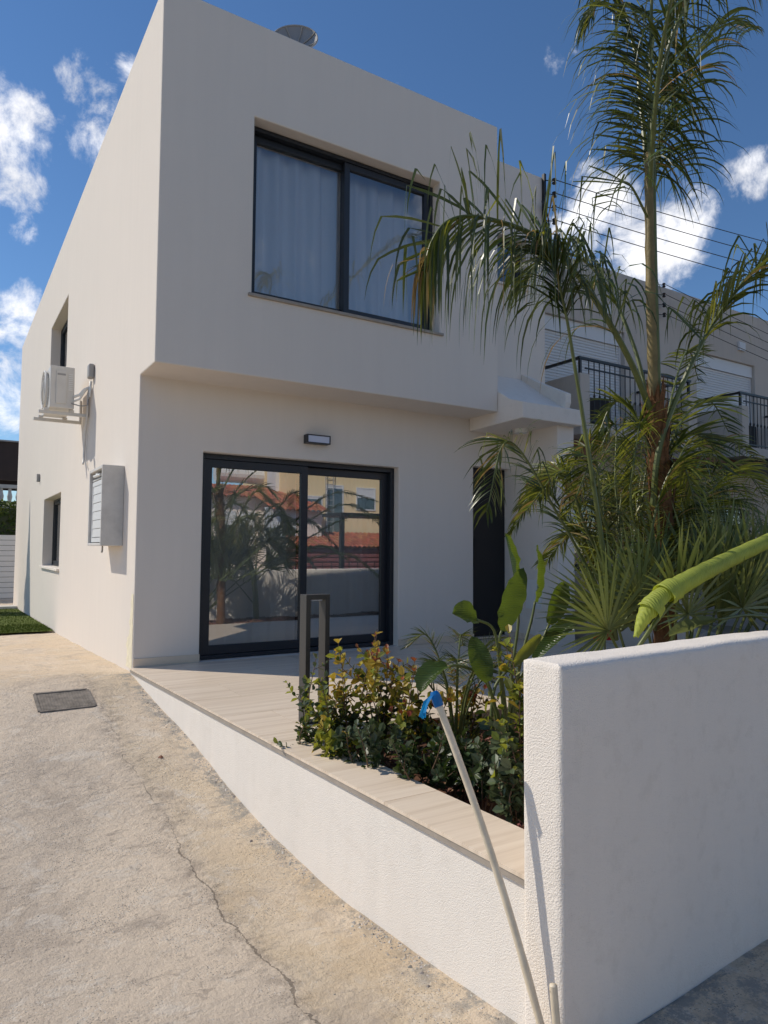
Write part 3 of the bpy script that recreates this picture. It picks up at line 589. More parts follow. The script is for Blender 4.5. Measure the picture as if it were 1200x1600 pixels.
for k, p in enumerate(r1): wire(p, V((24, -1.2, 8.3 - .36 * k)), .35, ['topmost', 'second', 'third', 'lowest'][k] + ' overhead wire leaving the white house corner towards the right')
for k, p in enumerate(r2): wire(p, V((24, .8, 5.05 - .2 * k)), .12, ['topmost', 'second', 'third', 'lowest'][k] + ' overhead wire leaving the beige house rack towards the right')
m_ = MB(); c = at(848, 320, -.06); m_.tube([c + V((.05 * math.cos(a) + .004 * a, -.01 - .006 * a, .22 * math.sin(a * .5) - .1 - .03 * a)) for a in lin(0, 9, 40)], .012, 6)
tag(m_.build('cable_coil', 'wire', smooth=True), 'tangled black cable loops below the insulators on the white house', 'cable')

# satellite dish on the roof
ds = thing('satellite_dish', (3.3, 1.2, 6.15), 'round grey mesh satellite dish showing above the roof parapet', 'satellite dish')
dc = at(462, 74, 1.2); R = .30
nrm = V((-.45, -.8, .42)).normalized(); ux = nrm.cross(V((0, 0, 1))).normalized(); uy = ux.cross(nrm)
b = MB(); vs = [dc]; 
for i in range(1, 6):
    for k in range(28):
        a = k * 2 * PI / 28; r_ = R * i / 5; vs.append(dc + ux * r_ * math.cos(a) + uy * r_ * math.sin(a) + nrm * .12 * (i / 5) ** 2)
fs = [(0, 1 + k, 1 + (k + 1) % 28) for k in range(28)] + [(1 + (i - 1) * 28 + k, 1 + i * 28 + k, 1 + i * 28 + (k + 1) % 28, 1 + (i - 1) * 28 + (k + 1) % 28) for i in range(1, 5) for k in range(28)]
b.add(vs, fs); M['mesh_grey'] = mat('perforated_grey', (.25, .26, .28), .6)
b.build('reflector', 'mesh_grey', ds, smooth=True)
b = MB(); b.tube([dc + ux * R * math.cos(a) + uy * R * math.sin(a) + nrm * .12 for a in lin(0, 2 * PI, 36)], .012, 6, cap=False)
for k in range(8):
    a = k * PI / 4 + .3; b.tube([dc + nrm * .01 + (ux * math.cos(a) + uy * math.sin(a)) * R * t + nrm * (.12 * t * t) for t in lin(0, 1, 5)], .010, 5)
b.build('rim', 'acgrey', ds); b = MB(); b.tube([(dc.x + .05, dc.y + .12, 6.15), dc + V((.05, .12, 0)), dc - nrm * .01], .025, 8); b.build('mast', 'acgrey', ds)

# ------------------------------------------------------------------ left background
lawn = MB(); lx = lin(-7, -.02, 60); ly = lin(5.62, 12.6, 60)
lz = lambda x, y: gzs(y) + .035 + .004 * noise.noise(V((x * 3, y * 3, 0)))
sheet('lawn', lx, ly, lz, 'grass')
mb = MB(); rr = random.Random(9)
for i in range(26000):
    x = rr.uniform(-3.2, -.02); y = rr.uniform(5.6, 12.5) if i > 9000 else rr.uniform(5.6, 7.2); z = lz(x, y); a = rr.uniform(0, 6.28); h = rr.uniform(.015, .035); l = .02
    mb.add([(x - .004 * math.cos(a), y - .004 * math.sin(a), z - .004), (x + .004 * math.cos(a), y + .004 * math.sin(a), z - .004), (x + l * math.sin(a) * .6, y + l * math.cos(a) * .6, z + h)], [(0, 1, 2)])
tag(mb.build('turf', 'grass'), 'bright green artificial turf blades behind the driveway', 'grass', kind='stuff')
struct(MB().box((-9, 12.62, gz(13) - .2), (-.02, 13.0, gz(13) + .10)).build('kerb', 'kerb'))
fz0, fz1 = at(10, 935, 17.5).z, at(10, 836, 17.5).z
fe = thing('slat_fence', (-4, 17.5, fz0), 'white horizontal slat fence at the back left beyond the lawn', 'fence')
ns = 12; sh = (fz1 - fz0) / ns
for k in range(ns): MB().box((-10, 17.5, fz0 + k * sh + .012), (1.5, 17.53, fz0 + (k + 1) * sh)).build('slat', 'white_paint', fe)
for x in (-9, -6.5, -4, -1.5, .8): MB().box((x, 17.531, fz0 - .6), (x + .06, 17.59, fz1)).build('post', 'acgrey', fe)
MB().box((-10, 17.5, fz0 - .6), (1.5, 17.6, fz0 - .002)).build('plinth', 'kerb', fe)
def foliage_box(name, lo, hi, n, s, m, label, cat, seed):
    r = random.Random(seed); b = MB()
    for i in range(n):
        p = V([r.uniform(lo[k], hi[k]) for k in range(3)]); f = r.choice((0, 1, 1, 2))
        if f == 1: p.y = lo[1] + abs(r.gauss(0, .12))
        if f == 2: p.z = hi[2] - abs(r.gauss(0, .10))
        u = V((r.gauss(0, 1), r.gauss(0, 1), r.gauss(0, 1))).normalized(); w = u.orthogonal().normalized()
        b.add([p - u * s, p + w * s * .5, p + u * s, p - w * s * .5], [(0, 1, 2, 3)])
    return b
hz0, hz1 = at(10, 840, 18).z, at(10, 782, 18).z
hg = thing('hedge', (-4, 18.3, hz0 - 2), 'clipped green hedge rising behind the white slat fence', 'hedge')
foliage_box('hedge', (-8, 17.8, hz0 - 1.4), (1.5, 18.9, hz1), 9000, .07, 'hedge', '', '', 5).build('foliage', 'hedge', hg)
b = MB(); b.box((-8, 18.0, -.6), (1.5, 18.7, hz1 - .25)); b.build('core', 'leaf_dark', hg)
bl = thing('balustrade', (-4, 18, 0), 'pale concrete balustrade above the hedge at the far left', 'balustrade')
q0, q1 = at(10, 785, 20).z, at(10, 757, 20).z
MB().box((-8, 20, q1 - .12), (2, 20.2, q1)).build('rail', 'kerb', bl); MB().box((-8, 20, q0 - 3), (2, 20.2, q0)).build('base', 'kerb', bl)
for k in range(30):
    x = -6 + k * .26; MB().tube([(x, 20.1, q0), (x, 20.1, q0 + (q1 - q0) * .35), (x, 20.1, q0 + (q1 - q0) * .6), (x, 20.1, q1 - .12)], [.05, .085, .05, .05], 8).build('baluster', 'kerb', bl)
CYY = 24.0
cp = thing('carport', (-4, CYY + 3, -.5), 'dark timber carport roof at the back left edge', 'carport')
k0, k1 = at(10, 750, CYY).z, at(10, 688, CYY).z
MB().box((-9, CYY, k0), (2.4, CYY + .15, k1 - .06)).build('beam', 'wood_dark', cp); MB().box((-9.1, CYY - .1, k1 - .058), (2.5, CYY + 6, k1)).build('roof', 'acgrey', cp); MB().box((-9, CYY + .16, k1 - .16), (2.4, CYY + 6, k1 - .06)).build('ceiling', 'wood_dark', cp)
for x in (-8.8, 2.0): MB().box((x, CYY + .18, -.6), (x + .15, CYY + .33, k1 - .17)).build('post', 'wood_dark', cp)
MB().box((-9, CYY + 5.6, k0), (2.4, CYY + 5.8, k1 - .17)).build('beam', 'wood_dark', cp)

# manhole cover
mh = thing('drain_cover', (-.66, -.75, gz(-.75)), 'rusty rectangular drain cover set in the concrete driveway', 'drain cover')
zc = gzs(-.56) + .006; sl = (gzs(-.3) - gzs(-.85)) / .55
def mp(u, v, w): return (-.685 + u, -.56 + v, zc + sl * v + w)
b = MB(); hw, hd = .215, .215
b.prism([(-hw, -hd), (hw, -hd), (hw, hd), (-hw, hd)], -.03, .001, mp); b.build('plate', 'iron_cover', mh)
for s in (-1, 1):
    b = MB(); b.prism([(-hw, s * hd - .012), (hw, s * hd - .012), (hw, s * hd + .012), (-hw, s * hd + .012)], -.03, .008, mp); b.build('frame_bar', 'iron_cover', mh)
    b = MB(); b.prism([(s * hw - .012, -hd + .013), (s * hw + .012, -hd + .013), (s * hw + .012, hd - .013), (s * hw - .012, hd - .013)], -.03, .008, mp); b.build('frame_bar', 'iron_cover', mh)
for k in range(17):
    u = -hw + .03 + k * (2 * hw - .06) / 16
    b = MB(); b.prism([(u - .006, -hd + .03), (u + .006, -hd + .03), (u + .006, hd - .03), (u - .006, hd - .03)], .0012, .004, mp); b.build('rib', 'iron_cover', mh)

# pebbles and mortar crumbs along the wall foot
mb = MB(); rr = random.Random(12)
for i in range(1700):
    y = -5.2 + 5.1 * rr.random(); k = rr.random()
    if noise.noise(V((0, y * 1.9, 7))) < -.02 and k > .12: continue
    x = edge(y) + .01 - abs(rr.gauss(0, .05)) - .004; s = rr.uniform(.003, .008) if rr.random() < .93 else rr.uniform(.008, .015)
    c = V((x, y, drive_z(x, y) - s * .15)); q = Matrix.Rotation(rr.uniform(0, 6), 3, 'Z')
    mb.add([c + q @ V(p) for p in ((s * 1.3, 0, 0), (-s, s * .4, 0), (0, s, 0), (0, -s, 0), (.2 * s, 0, s * .8))], [(0, 2, 4), (2, 1, 4), (1, 3, 4), (3, 0, 4)])
for i in range(420):
    x = rr.uniform(-2.4, .0); y = rr.uniform(-5.8, 1.5)
    if x > edge(y) - .02: continue
    s = rr.uniform(.002, .006); c = V((x, y, drive_z(x, y) - s * .15)); q = Matrix.Rotation(rr.uniform(0, 6), 3, 'Z')
    mb.add([c + q @ V(p) for p in ((s * 1.3, 0, 0), (-s, s * .4, 0), (0, s, 0), (0, -s, 0), (.2 * s, 0, s * .8))], [(0, 2, 4), (2, 1, 4), (1, 3, 4), (3, 0, 4)])
tag(mb.build('grit', 'grit'), 'loose grit and mortar crumbs along the foot of the low wall', 'grit', kind='stuff')
b = MB()
for k, (x, y) in enumerate(((-.22, -1.95),)):
    z = drive_z(x, y); s = .022; b.add([(x + s, y, z), (x - s, y + .01, z), (x, y + s, z), (x, y - s, z), (x + .004, y, z + .02)], [(0, 2, 4), (2, 1, 4), (1, 3, 4), (3, 0, 4)])
tag(b.build('stone', 'brick_brown'), 'small brown stone lying on the concrete driveway', 'stone')

# ------------------------------------------------------------------ bollard light and pipes
bo = thing('bollard_light', (.57, -2.85, 0), 'tall dark rectangular loop bollard light at the patio edge', 'bollard light')
bx0, bx1, bz = .475, .655, .868; by0, by1 = -2.91, -2.81
MB().box((bx0, by0, .004), (bx0 + .034, by1, bz)).build('upright', 'bollard', bo, bevel=.002); MB().box((bx1 - .034, by0, .004), (bx1, by1, bz)).build('upright', 'bollard', bo, bevel=.002)
MB().box((bx0 + .0345, by0, bz - .034), (bx1 - .0345, by1, bz)).build('head', 'bollard', bo, bevel=.002); MB().box((bx0 + .0345, by0 + .01, .002), (bx1 - .0345, by1 - .01, .012)).build('foot', 'bollard', bo)
MB().box((bx0 + .05, by0 + .02, bz - .042), (bx1 - .05, by1 - .02, bz - .0345)).build('lamp_lens', 'diffuser', bo)
pt = thing('conduit_pipe', (.17, -5.46, -.54), 'long leaning cream plastic pipe with blue tape on top', 'pipe')
Bp = V((.175, -5.455, -.56)); Tp = V((-.045, -5.085, .637))
def pl(t): return Bp.lerp(Tp, t) + V((.018, -.012, .004)) * math.sin(PI * t) 
b = MB(); b.tube([pl(t) for t in lin(0, 1, 24)], [.0135 + .0012 * (1 if i in (5, 6) else 0) for i in range(25)], 12); b.build('tube', 'pvc', pt, smooth=True)
b = MB(); b.tube([pl(.968), pl(.985), pl(1.003), pl(1.012)], [.0175, .019, .0185, .013], 10); b.build('tape', 'tape', pt)
b = MB(); tt = Tp; pts = [tt + V((-.012, 0, .004)), tt + V((-.03, .004, -.01)), tt + V((-.045, .003, -.035)), tt + V((-.058, 0, -.062)), tt + V((-.05, -.002, -.078))]
vs = []
for i, p in enumerate(pts): w = (.018, .02, .014, .017, .006)[i]; vs += [p + V((w * .5, -w * .7, w * .5)), p + V((.006, .01, 0)), p - V((w * .5, -w * .7, w * .5))]
b.add(vs, [(i * 3 + k, i * 3 + k + 1, (i + 1) * 3 + k + 1, (i + 1) * 3 + k) for i in range(4) for k in (0, 1)]); b.build('tape_tail', 'tape', pt)
sp = MB(); P0 = V((.135, -5.53, -.56)); P1 = V((.118, -5.515, -.235))
sp.tube([P0, P0.lerp(P1, .5) + V((.002, 0, 0)), P1], .0135, 12, cap=False); sp.tube([P1 - V((0, 0, .02)), P1], .0125, 12)
tag(sp.build('pipe_stub', 'pvc', smooth=True), 'short upright cream pipe stub beside the leaning pipe', 'pipe')

# ------------------------------------------------------------------ neighbouring terrace
def neighbour(k, label):
    X0 = 5.655 + 4.4 * k; t = thing('terraced_house', (X0, 1.5, -.5), label, 'house', 'neighbouring terraced houses'); yw = 1.5
    s0, s1 = X0 + 1.45, X0 + 3.6
    wl_ = solid([((X0, yw, -1), (X0 + 4.399, 10, 6.5))], [((s0, yw - 1, 3.2), (s1, yw + .16, 5.36)), ((s0 + .2, yw - 1, -.6), (s1 - .3, yw + .2, 2.1)), ((X0 + .2, yw + .2, 6.1), (X0 + 4.2, 9.8, 7))])
    wl_.build('wall', 'stucco_grey', t, bevel=.01)
    sh_ = MB().box((s0 + .003, yw + .06, 5.1), (s1 - .003, yw + .155, 5.356)).build('shutter_box', 'shutter', t)
    b = MB(); z = 3.21
    while z < 5.09:
        b.prism([(yw + .11, z), (yw + .098, z + .012), (yw + .098, z + .044), (yw + .11, z + .052)], s0 + .06, s1 - .06, lambda u, v, w: (w, u, v)); z += .054
    o = b.build('shutter_slats', 'shutter', t); 
    MB().box((s0 + .003, yw + .09, 3.2), (s0 + .06, yw + .15, 5.098)).build('shutter_guide', 'shutter', t); MB().box((s1 - .06, yw + .09, 3.2), (s1 - .003, yw + .15, 5.098)).build('shutter_guide', 'shutter', t)
    MB().box((s0 + .203, yw + .12, -.55), (s1 - .303, yw + .18, 2.095)).build('ground_floor_door', 'glass_dark', t)
    b0 = X0 + 1.05; b1 = X0 + 4.05; yf = .3
    MB().box((b0, yf, 3.0), (b1, yw - .002, 3.19)).build('balcony_slab', 'stucco_grey', t, bevel=.01)
    MB().box((b0, yf + .002, 3.191), (b0 + .22, yw - .002, 3.97)).build('balcony_side_wall', 'stucco_grey', t, bevel=.01)
    MB().box((b1 - .25, yf + .002, 3.191), (b1, yw - .002, 3.97)).build('balcony_side_wall', 'stucco_grey', t, bevel=.01)
    MB().box((b0 + .06, yf + .07, 4.22), (b1 - .06, yf + .12, 4.26)).build('handrail', 'black', t)
    MB().box((b0 + .08, yf + .121, 4.22), (b0 + .13, yw - .003, 4.26)).build('handrail', 'black', t); MB().box((b1 - .13, yf + .121, 4.22), (b1 - .08, yw - .003, 4.26)).build('handrail', 'black', t)
    MB().box((b0 + .221, yf + .08, 3.25), (b1 - .251, yf + .11, 3.27)).build('bottom_rail', 'black', t)
    MB().box((b0 + .221, yf + .08, 4.08), (b1 - .251, yf + .11, 4.10)).build('top_rail', 'black', t)
    for x in (b0 + .08, b1 - .13): MB().box((x, yf + .075, 3.971), (x + .04, yf + .115, 4.219)).build('post', 'black', t)
    x = b0 + .30; bm_ = None
    while x < b1 - .28:
        if bm_ is None:
            q = MB().tube([(0, 0, 3.191), (0, 0, 3.5), (0, 0, 3.62), (0, 0, 3.66), (0, 0, 3.70), (0, 0, 4.219)], [.009, .009, .009, .02, .009, .009], 6); o = q.build('baluster', 'black', t); o.location = (x, yf + .095, 0); bm_ = o
        else:
            o = bm_.copy(); col.objects.link(o); o.parent = t; o.matrix_parent_inverse = bm_.matrix_parent_inverse; o.location = (x, yf + .095, 0)
        x += .125
    MB().box((b0 + .35, yf + .35, 3.191), (b0 + 1.1, yf + .95, 3.72)).build('balcony_bench', 'void', t, bevel=.02)
    MB().box((s1 - .65, yw - .05, 5.62), (s1 - .42, yw - .002, 5.80)).build('lamp_box', 'shutter', t)
    MB().box((X0 + .3, yf + .4, 2.72), (b0 + .6, yw - .003, 2.99)).build('brick_lintel', 'brick_brown', t)
    MB().box((X0 + .02, -2.2, -1), (X0 + .2, yw - .002, .9)).build('yard_wall', 'stucco_grey', t, bevel=.01)
neighbour(0, 'beige terraced house right next to the white house, with balcony and shutter')
neighbour(1, 'second beige terraced house from the white house, balcony at right edge')
neighbour(2, 'farthest beige terraced house of the row on the right')
pg = thing('pergola', (12, -.4, -.5), 'dark steel pergola roof in front of the second terraced house', 'pergola')
MB().box((9.6, -1.9, 2.62), (14.2, .25, 2.70)).build('roof', 'black', pg); MB().box((9.6, -1.95, 2.40), (14.2, -1.901, 2.62)).build('beam', 'black', pg)
for x in (9.7, 14.0): MB().box((x, -1.85, -.6), (x + .1, -1.75, 2.619)).build('post', 'black', pg)

# ------------------------------------------------------------------ houses across the street (seen mirrored in the glass)
def refl(px, py, Y):                     # survey helper: where a thing mirrored in the door glass stands
    p = at(px, py, .24 - Y); return V((p.x, Y, p.z))
def tiled(mb, x0, x1, ya, yb, za, zb, pitch=.26):
    n = max(2, int((x1 - x0) / pitch)); st = (x1 - x0) / n
    for i in range(n):
        xa = x0 + i * st; R_ = st * .5
        for j in range(7):
            t0, t1 = j / 7, (j + 1) / 7 + .02; pa, pb = [], []
            for a in lin(0, PI, 4):
                pa.append((xa + R_ - R_ * math.cos(a), ya + (yb - ya) * t0, za + (zb - za) * t0 + .09 * math.sin(a) + .015)); pb.append((xa + R_ - R_ * math.cos(a), ya + (yb - ya) * t1, za + (zb - za) * t1 + .09 * math.sin(a)))
            mb.add(pa + pb, [(k, k + 1, 6 + k, 5 + k) for k in range(4)])
def opp_window(par, x, z, w, h, Y, m='shutter', split=.5):
    f = MB(); f.box((x - .06, Y + .001, z - .06), (x + w + .06, Y + .05, z)); f.box((x - .06, Y + .001, z + h), (x + w + .06, Y + .05, z + h + .06)); f.box((x - .06, Y + .001, z), (x, Y + .05, z + h)); f.box((x + w, Y + .001, z), (x + w + .06, Y + .05, z + h))
    o = f.build('window', 'white_paint', par); MB().box((x, Y + .001, z), (x + w, Y + .02, z + h * split)).build('pane', 'glass_dark', o); MB().box((x, Y + .001, z + h * split + .001), (x + w, Y + .03, z + h)).build('shutter', m, o)
YA = -26.0
hA = thing('opposite_house', (12, YA, -2), 'pale pink house with hipped red tile roof across the street', 'house', 'houses across the street')
e0 = refl(330, 785, YA); e1 = refl(470, 772, YA)
zE = refl(400, 778, YA).z
MB().box((e0.x - 5, YA - 9, -2.4), (e1.x + .2, YA, zE)).build('wall', 'pink', hA)
b = MB(); tiled(b, e0.x - 5.4, e1.x + .5, YA + .5, YA - 4.5, zE - .05, zE + .95); b.build('roof', 'terracotta', hA); MB().box((e0.x - 5.3, YA - 4.4, zE + .02), (e1.x + .4, YA + .3, zE + .06)).build('eaves', 'pink', hA)
b = MB(); xl, xr = refl(405, 800, YA).x, e1.x + .2
b.box((xl, YA + .001, -2.4), (xr, YA + 2.2, zE - .7)); b.build('bay', 'pink', hA)
b = MB(); tiled(b, xl - .3, xr + .3, YA + 2.7, YA - .3, zE - .75, zE + .25); b.build('bay_roof', 'terracotta', hA)
for px in (415, 440): p = refl(px, 850, YA + 2.2); opp_window(hA, p.x, p.z + .3, .7, 1.4, YA + 2.2, split=.35)
for px in (345, 375): p = refl(px, 850, YA); opp_window(hA, p.x, p.z + .3, .7, 1.3, YA)
b = MB(); p = refl(380, 742, YA - 5); b.tube([p + V((-1.6, 0, 0)), p + V((1.6, 0, 0))], .5, 16); b.build('water_tank', 'white_paint', hA)
p = refl(455, 745, YA - 3); b = MB(); b.box(p + V((-1.2, -.6, -1)), p + V((1.2, .6, .3))); b.build('chimney', 'white_paint', hA)
YC = -25.0
hB = thing('opposite_house', (16, YC, -2), 'cream rendered house with red lean-to roof across the street', 'house', 'houses across the street')
c0, c1 = refl(478, 800, YC).x, refl(640, 800, YC).x + 4
MB().box((c0, YC - 9, -2.4), (c1, YC - .001, 7.2)).build('wall', 'cream', hB)
b = MB(); tiled(b, c0 - .4, c1 + .4, YC + .6, YC - 4.4, 7.1, 9.2); b.build('roof', 'terracotta', hB)
for px, py, w, h, s in ((482, 812, .8, 1.2, .9), (513, 836, .9, 2.6, .95), (560, 795, 1.1, 1.1, .55), (620, 800, 1.0, 1.2, .5)): p = refl(px, py, YC); opp_window(hB, p.x, p.z, w, h, YC, split=s)
p = refl(510, 840, YC + .2); b = MB()
for dx in (0, .45): b.tube([(p.x + dx, YC + .25, p.z - .3), (p.x + dx, YC + .25, p.z + 5)], .025, 6)
for k in range(18): b.tube([(p.x, YC + .25, p.z + k * .28), (p.x + .45, YC + .25, p.z + k * .28)], .018, 6)
b.build('ladder', 'acgrey', hB)
YD = YC + 2.6
g = thing('garage', (16, YD, -2), 'maroon sheet metal garage with red tile roof across the street', 'garage')
zt = refl(540, 856, YD).z; d0, d1 = refl(470, 860, YD).x, refl(640, 860, YD).x + 4
b = MB(); tiled(b, d0 - .2, d1, YD + .3, YC + .3, zt, zt + .75); b.build('roof', 'terracotta', g)
b = MB(); z = -2.3
while z < zt - .05: b.prism([(YD, z), (YD + .05, z + .05), (YD + .05, z + .15), (YD, z + .2)], d0, d1, lambda u, v, w: (w, u, v)); z += .22
b.box((d0, YC + .31, -2.4), (d1, YD - .002, zt - .02)); b.build('wall', 'maroon', g)
# street-side fence across the road
sf = thing('street_fence', (9, -20, -1.8), 'black iron grid fence on a low wall across the street', 'fence')
sx0, sx1 = 3.5, 17; zf = refl(470, 905, -20).z
MB().box((sx0, -20.1, -2.2), (sx1, -19.9, zf - .55)).build('plinth', 'stucco_grey', sf)
for k in range(4): MB().box((sx0, -20.02, zf - .45 + k * .38), (sx1, -19.98, zf - .41 + k * .38)).build('rail', 'black', sf)
bp = None
for k in range(int((sx1 - sx0) / .45)):
    if bp is None: bp = MB().box((0, -19.975, zf - .549), (.04, -19.94, zf + .75)).build('bar', 'black', sf); bp.location.x = sx0
    else:
        o = bp.copy(); col.objects.link(o); o.parent = sf; o.matrix_parent_inverse = bp.matrix_parent_inverse; o.location.x = sx0 + k * .45
# cantilever carport seen on the right of the reflection
cq = thing('street_carport', (12, -14, -1), 'dark flat roofed carport on a single post across the street', 'carport')
p = refl(536, 806, -13.5); MB().box((p.x - .1, -14.7, p.z), (p.x + 4.5, -13.3, p.z + .12)).build('roof', 'black', cq); MB().box((p.x, -13.6, -1.3), (p.x + .14, -13.46, p.z - .001)).build('post', 'black', cq); MB().box((p.x + 4.2, -14.6, -1.6), (p.x + 4.34, -14.46, p.z - .001)).build('post', 'black', cq)

# ------------------------------------------------------------------ plants
def spline(pts, n):
    pts = [V(p) for p in pts]; P = [pts[0] * 2 - pts[1]] + pts + [pts[-1] * 2 - pts[-2]]; out = []
    m = len(pts) - 1
    for i in range(n + 1):
        t = min(i / n * m, m - 1e-6); k = int(t); u = t - k; a, b, c, d = P[k:k + 4]
        out.append(.5 * ((2 * b) + (c - a) * u + (2 * a - 5 * b + 4 * c - d) * u * u + (3 * b - a - 3 * c + d) * u ** 3))
    return out
def frond(parent, pts, n, Lm, droop=.5, w=.016, bare=.25, r0=.016, seed=0, mats=('frond', 'stalk', 'frond_lime', 'frond_dry'), spread=.75, kink=.25, lime=.05, dry=.03, name='frond', lift=.25, tipdrop=0, shrink=.25, tfw=.4, org=None):
    r = random.Random(seed); path = spline(pts, 40); b = MB()
    b.tube(path, [r0 * (1 - .85 * i / 40) + .002 for i in range(41)], 7, 1)
    up = V((0, 0, 1))
    for i in range(n):
        t = bare + (1 - bare) * (i + r.random() * .8) / n; fi = min(t * 40, 39.99); k = int(fi); base = path[k].lerp(path[k + 1], fi - k)
        T = (path[k + 1] - path[k]).normalized(); S = T.cross(up)
        if S.length < .25: S = T.cross(V((.3, 1, 0)))
        S.normalize(); Nn = S.cross(T).normalized(); tt = (t - bare) / (1 - bare)
        for s in (-1, 1):
            if r.random() < .04: continue
            ln = Lm * (.55 + .75 * math.sin(PI * min(1, tt * .86 + .14)) ** .8) * r.uniform(.72, 1.12) * .85 * (1 - shrink * tt)
            d = (T * (.45 + tfw * tt + r.uniform(-.1, .1)) + S * s * spread * r.uniform(.75, 1.2) + Nn * ((lift * .25 if lift > .4 else lift) + r.uniform(-.2, .2))).normalized()
            sg = 7; st = ln / sg; p = base.copy(); ww = w * r.uniform(.75, 1.2); wd = (Nn * r.uniform(.3, 1) - S * s * r.uniform(-.4, .4)).normalized(); kk = r.randint(1, 3) if r.random() < kink else -1
            dr = droop * r.uniform(.7, 1.3); vs = []
            if tfw < 0 and kk < 0: d = (d + V((0, 0, -1)) * 1.3 * tt).normalized(); dr *= 1 + tt
            if kk >= 0: d = (d + (Nn + up * .5) * lift * 1.25 * (1 - .6 * tt)).normalized(); dr *= .25
            for j in range(sg + 1):
                q = j / sg; wj = ww * (.5 + 1.6 * q if q < .25 else .9 * (1 - ((q - .25) / .75) ** 1.8) + .03)
                side = (wd - d * wd.dot(d)).normalized()
                vs += [p - side * wj * .5, p + side * wj * .5]
                if j < sg:
                    p = p + d * st; d = (d + V((0, 0, -1)) * dr * .22 * (.4 + q * 1.4) + V((r.gauss(0, .03), r.gauss(0, .03), 0))).normalized()
                    if j == kk: d = (d * .3 + V((r.gauss(0, .25), r.gauss(0, .25), -1))).normalized(); dr = 3
            x = r.random(); mi = 2 if x < lime else (3 if x < lime + dry + (tipdrop if tt > .85 else 0) else 0)
            b.add(vs, [(2 * j, 2 * j + 1, 2 * j + 3, 2 * j + 2) for j in range(sg)], mi)
    return b.build(name, list(mats), parent)
A = lambda px, py, Y: at(px, py, Y)
# tall palm
PY = -4.25
tb = A(1040, 960, PY); qp = thing('tall_palm', (tb.x, PY, -.13), 'tall palm with fibrous brown trunk and drooping feathery fronds', 'palm tree')
tr = [V((tb.x, PY, -.2)), A(1038, 900, PY), A(1034, 800, PY), A(1029, 720, PY), A(1024, 655, PY), A(1021, 620, PY)]
b = MB(); tp = spline(tr, 40); rs = [(0.072 if i < 30 else .072 - .028 * (i - 30) / 10) * (1 + .10 * math.sin(i * 1.9)) for i in range(41)]; b.tube(tp, rs, 14)
rr = random.Random(2)
for i in range(220):
    k = rr.uniform(4, 39); p = tp[int(k)]; a = rr.uniform(0, 6.28); R_ = rs[int(k)]; o_ = V((math.cos(a), math.sin(a), 0)); q = p + o_ * R_ * .95; l = rr.uniform(.08, .22)
    b.add([q + V((-o_.y, o_.x, 0)) * .018, q - V((-o_.y, o_.x, 0)) * .018, q + o_ * .03 + V((0, 0, l))], [(0, 1, 2)])
b.build('trunk', 'trunk', qp, smooth=False)
sh_path = spline([A(1022, 650, PY), A(1020, 560, PY), A(1017, 450, PY), A(1015, 330, PY), A(1014, 240, PY)], 24)
b = MB(); b.tube(sh_path, [.037 - .007 * i / 24 + .003 * math.sin(i * 2.2) for i in range(25)], 12); b.build('crownshaft', ['shaft'], qp, smooth=True)
b = MB(); b.tube([p + V((.018, -.021, .0)) for p in sh_path], [.022 - .008 * i / 24 for i in range(25)], 8); b.build('leaf_sheath', 'stalk', qp, smooth=True)
frond(qp, [A(1014, 290, PY), A(1015, 170, PY + .03), A(1017, 60, PY), A(1020, -60, PY - .1), A(1030, -170, PY - .25)], 120, .80, 2.1, .019, .03, .018, 11, spread=1.0, kink=.15, lime=.06)
frond(qp, [A(1014, 300, PY), A(1025, 150, PY - .1), A(1065, 20, PY - .25), A(1120, -60, PY - .4), A(1190, -70, PY - .6), A(1260, 0, PY - .7)], 95, .72, 2.3, .019, .12, .017, 12, kink=.25, dry=.08)
frond(qp, [A(1014, 300, PY), A(1003, 180, PY + .2), A(990, 70, PY + .35), A(968, 5, PY + .5), A(942, -5, PY + .6), A(922, 30, PY + .65)], 64, .58, 2.0, .019, .12, .017, 13, kink=.35, lime=.16)
frond(qp, [A(1016, 320, PY), A(1035, 210, PY + .3), A(1075, 110, PY + .6), A(1120, 40, PY + .9), A(1170, 50, PY + 1.1)], 64, .6, 2.0, .018, .12, .017, 14)
frond(qp, [A(1016, 300, PY), A(1022, 190, PY - .2), A(1035, 70, PY - .4), A(1060, -50, PY - .6), A(1090, -120, PY - .8)], 60, .62, 2.0, .018, .10, .017, 20, kink=.2)
frond(qp, [A(1013, 330, PY), A(1040, 262, PY + .1), A(1062, 262, PY + .2), A(1085, 300, PY + .28)], 11, .6, 1.6, .013, .2, .007, 15, kink=.4)
frond(qp, [A(1012, 340, PY), A(985, 290, PY - .05), A(965, 290, PY - .1), A(950, 330, PY - .15)], 10, .6, 1.6, .013, .2, .007, 21, kink=.3)
# long frond arching to the left across the upper window
frond(qp, [A(1016, 640, PY), A(985, 565, PY - .02), A(940, 485, PY - .04), A(890, 415, PY - .05), A(835, 368, PY - .05), A(775, 345, PY - .05), A(728, 338, PY - .04), A(694, 350, PY - .03), A(672, 384, PY - .02), A(663, 424, PY - .02)], 104, .84, 3.4, .017, .16, .020, 16, spread=.42, kink=.26, lime=.05, dry=.02, tipdrop=.4, lift=.7, shrink=.30, tfw=-.15)
# frond on the right
frond(qp, [A(1020, 790, PY), A(1030, 700, PY - .05), A(1062, 610, PY - .1), A(1100, 530, PY - .15), A(1150, 455, PY - .2), A(1200, 405, PY - .25), A(1260, 390, PY - .3), A(1310, 440, PY - .4)], 76, .70, 2.8, .018, .42, .020, 17, spread=.6, kink=.4, lime=.08, lift=.6)
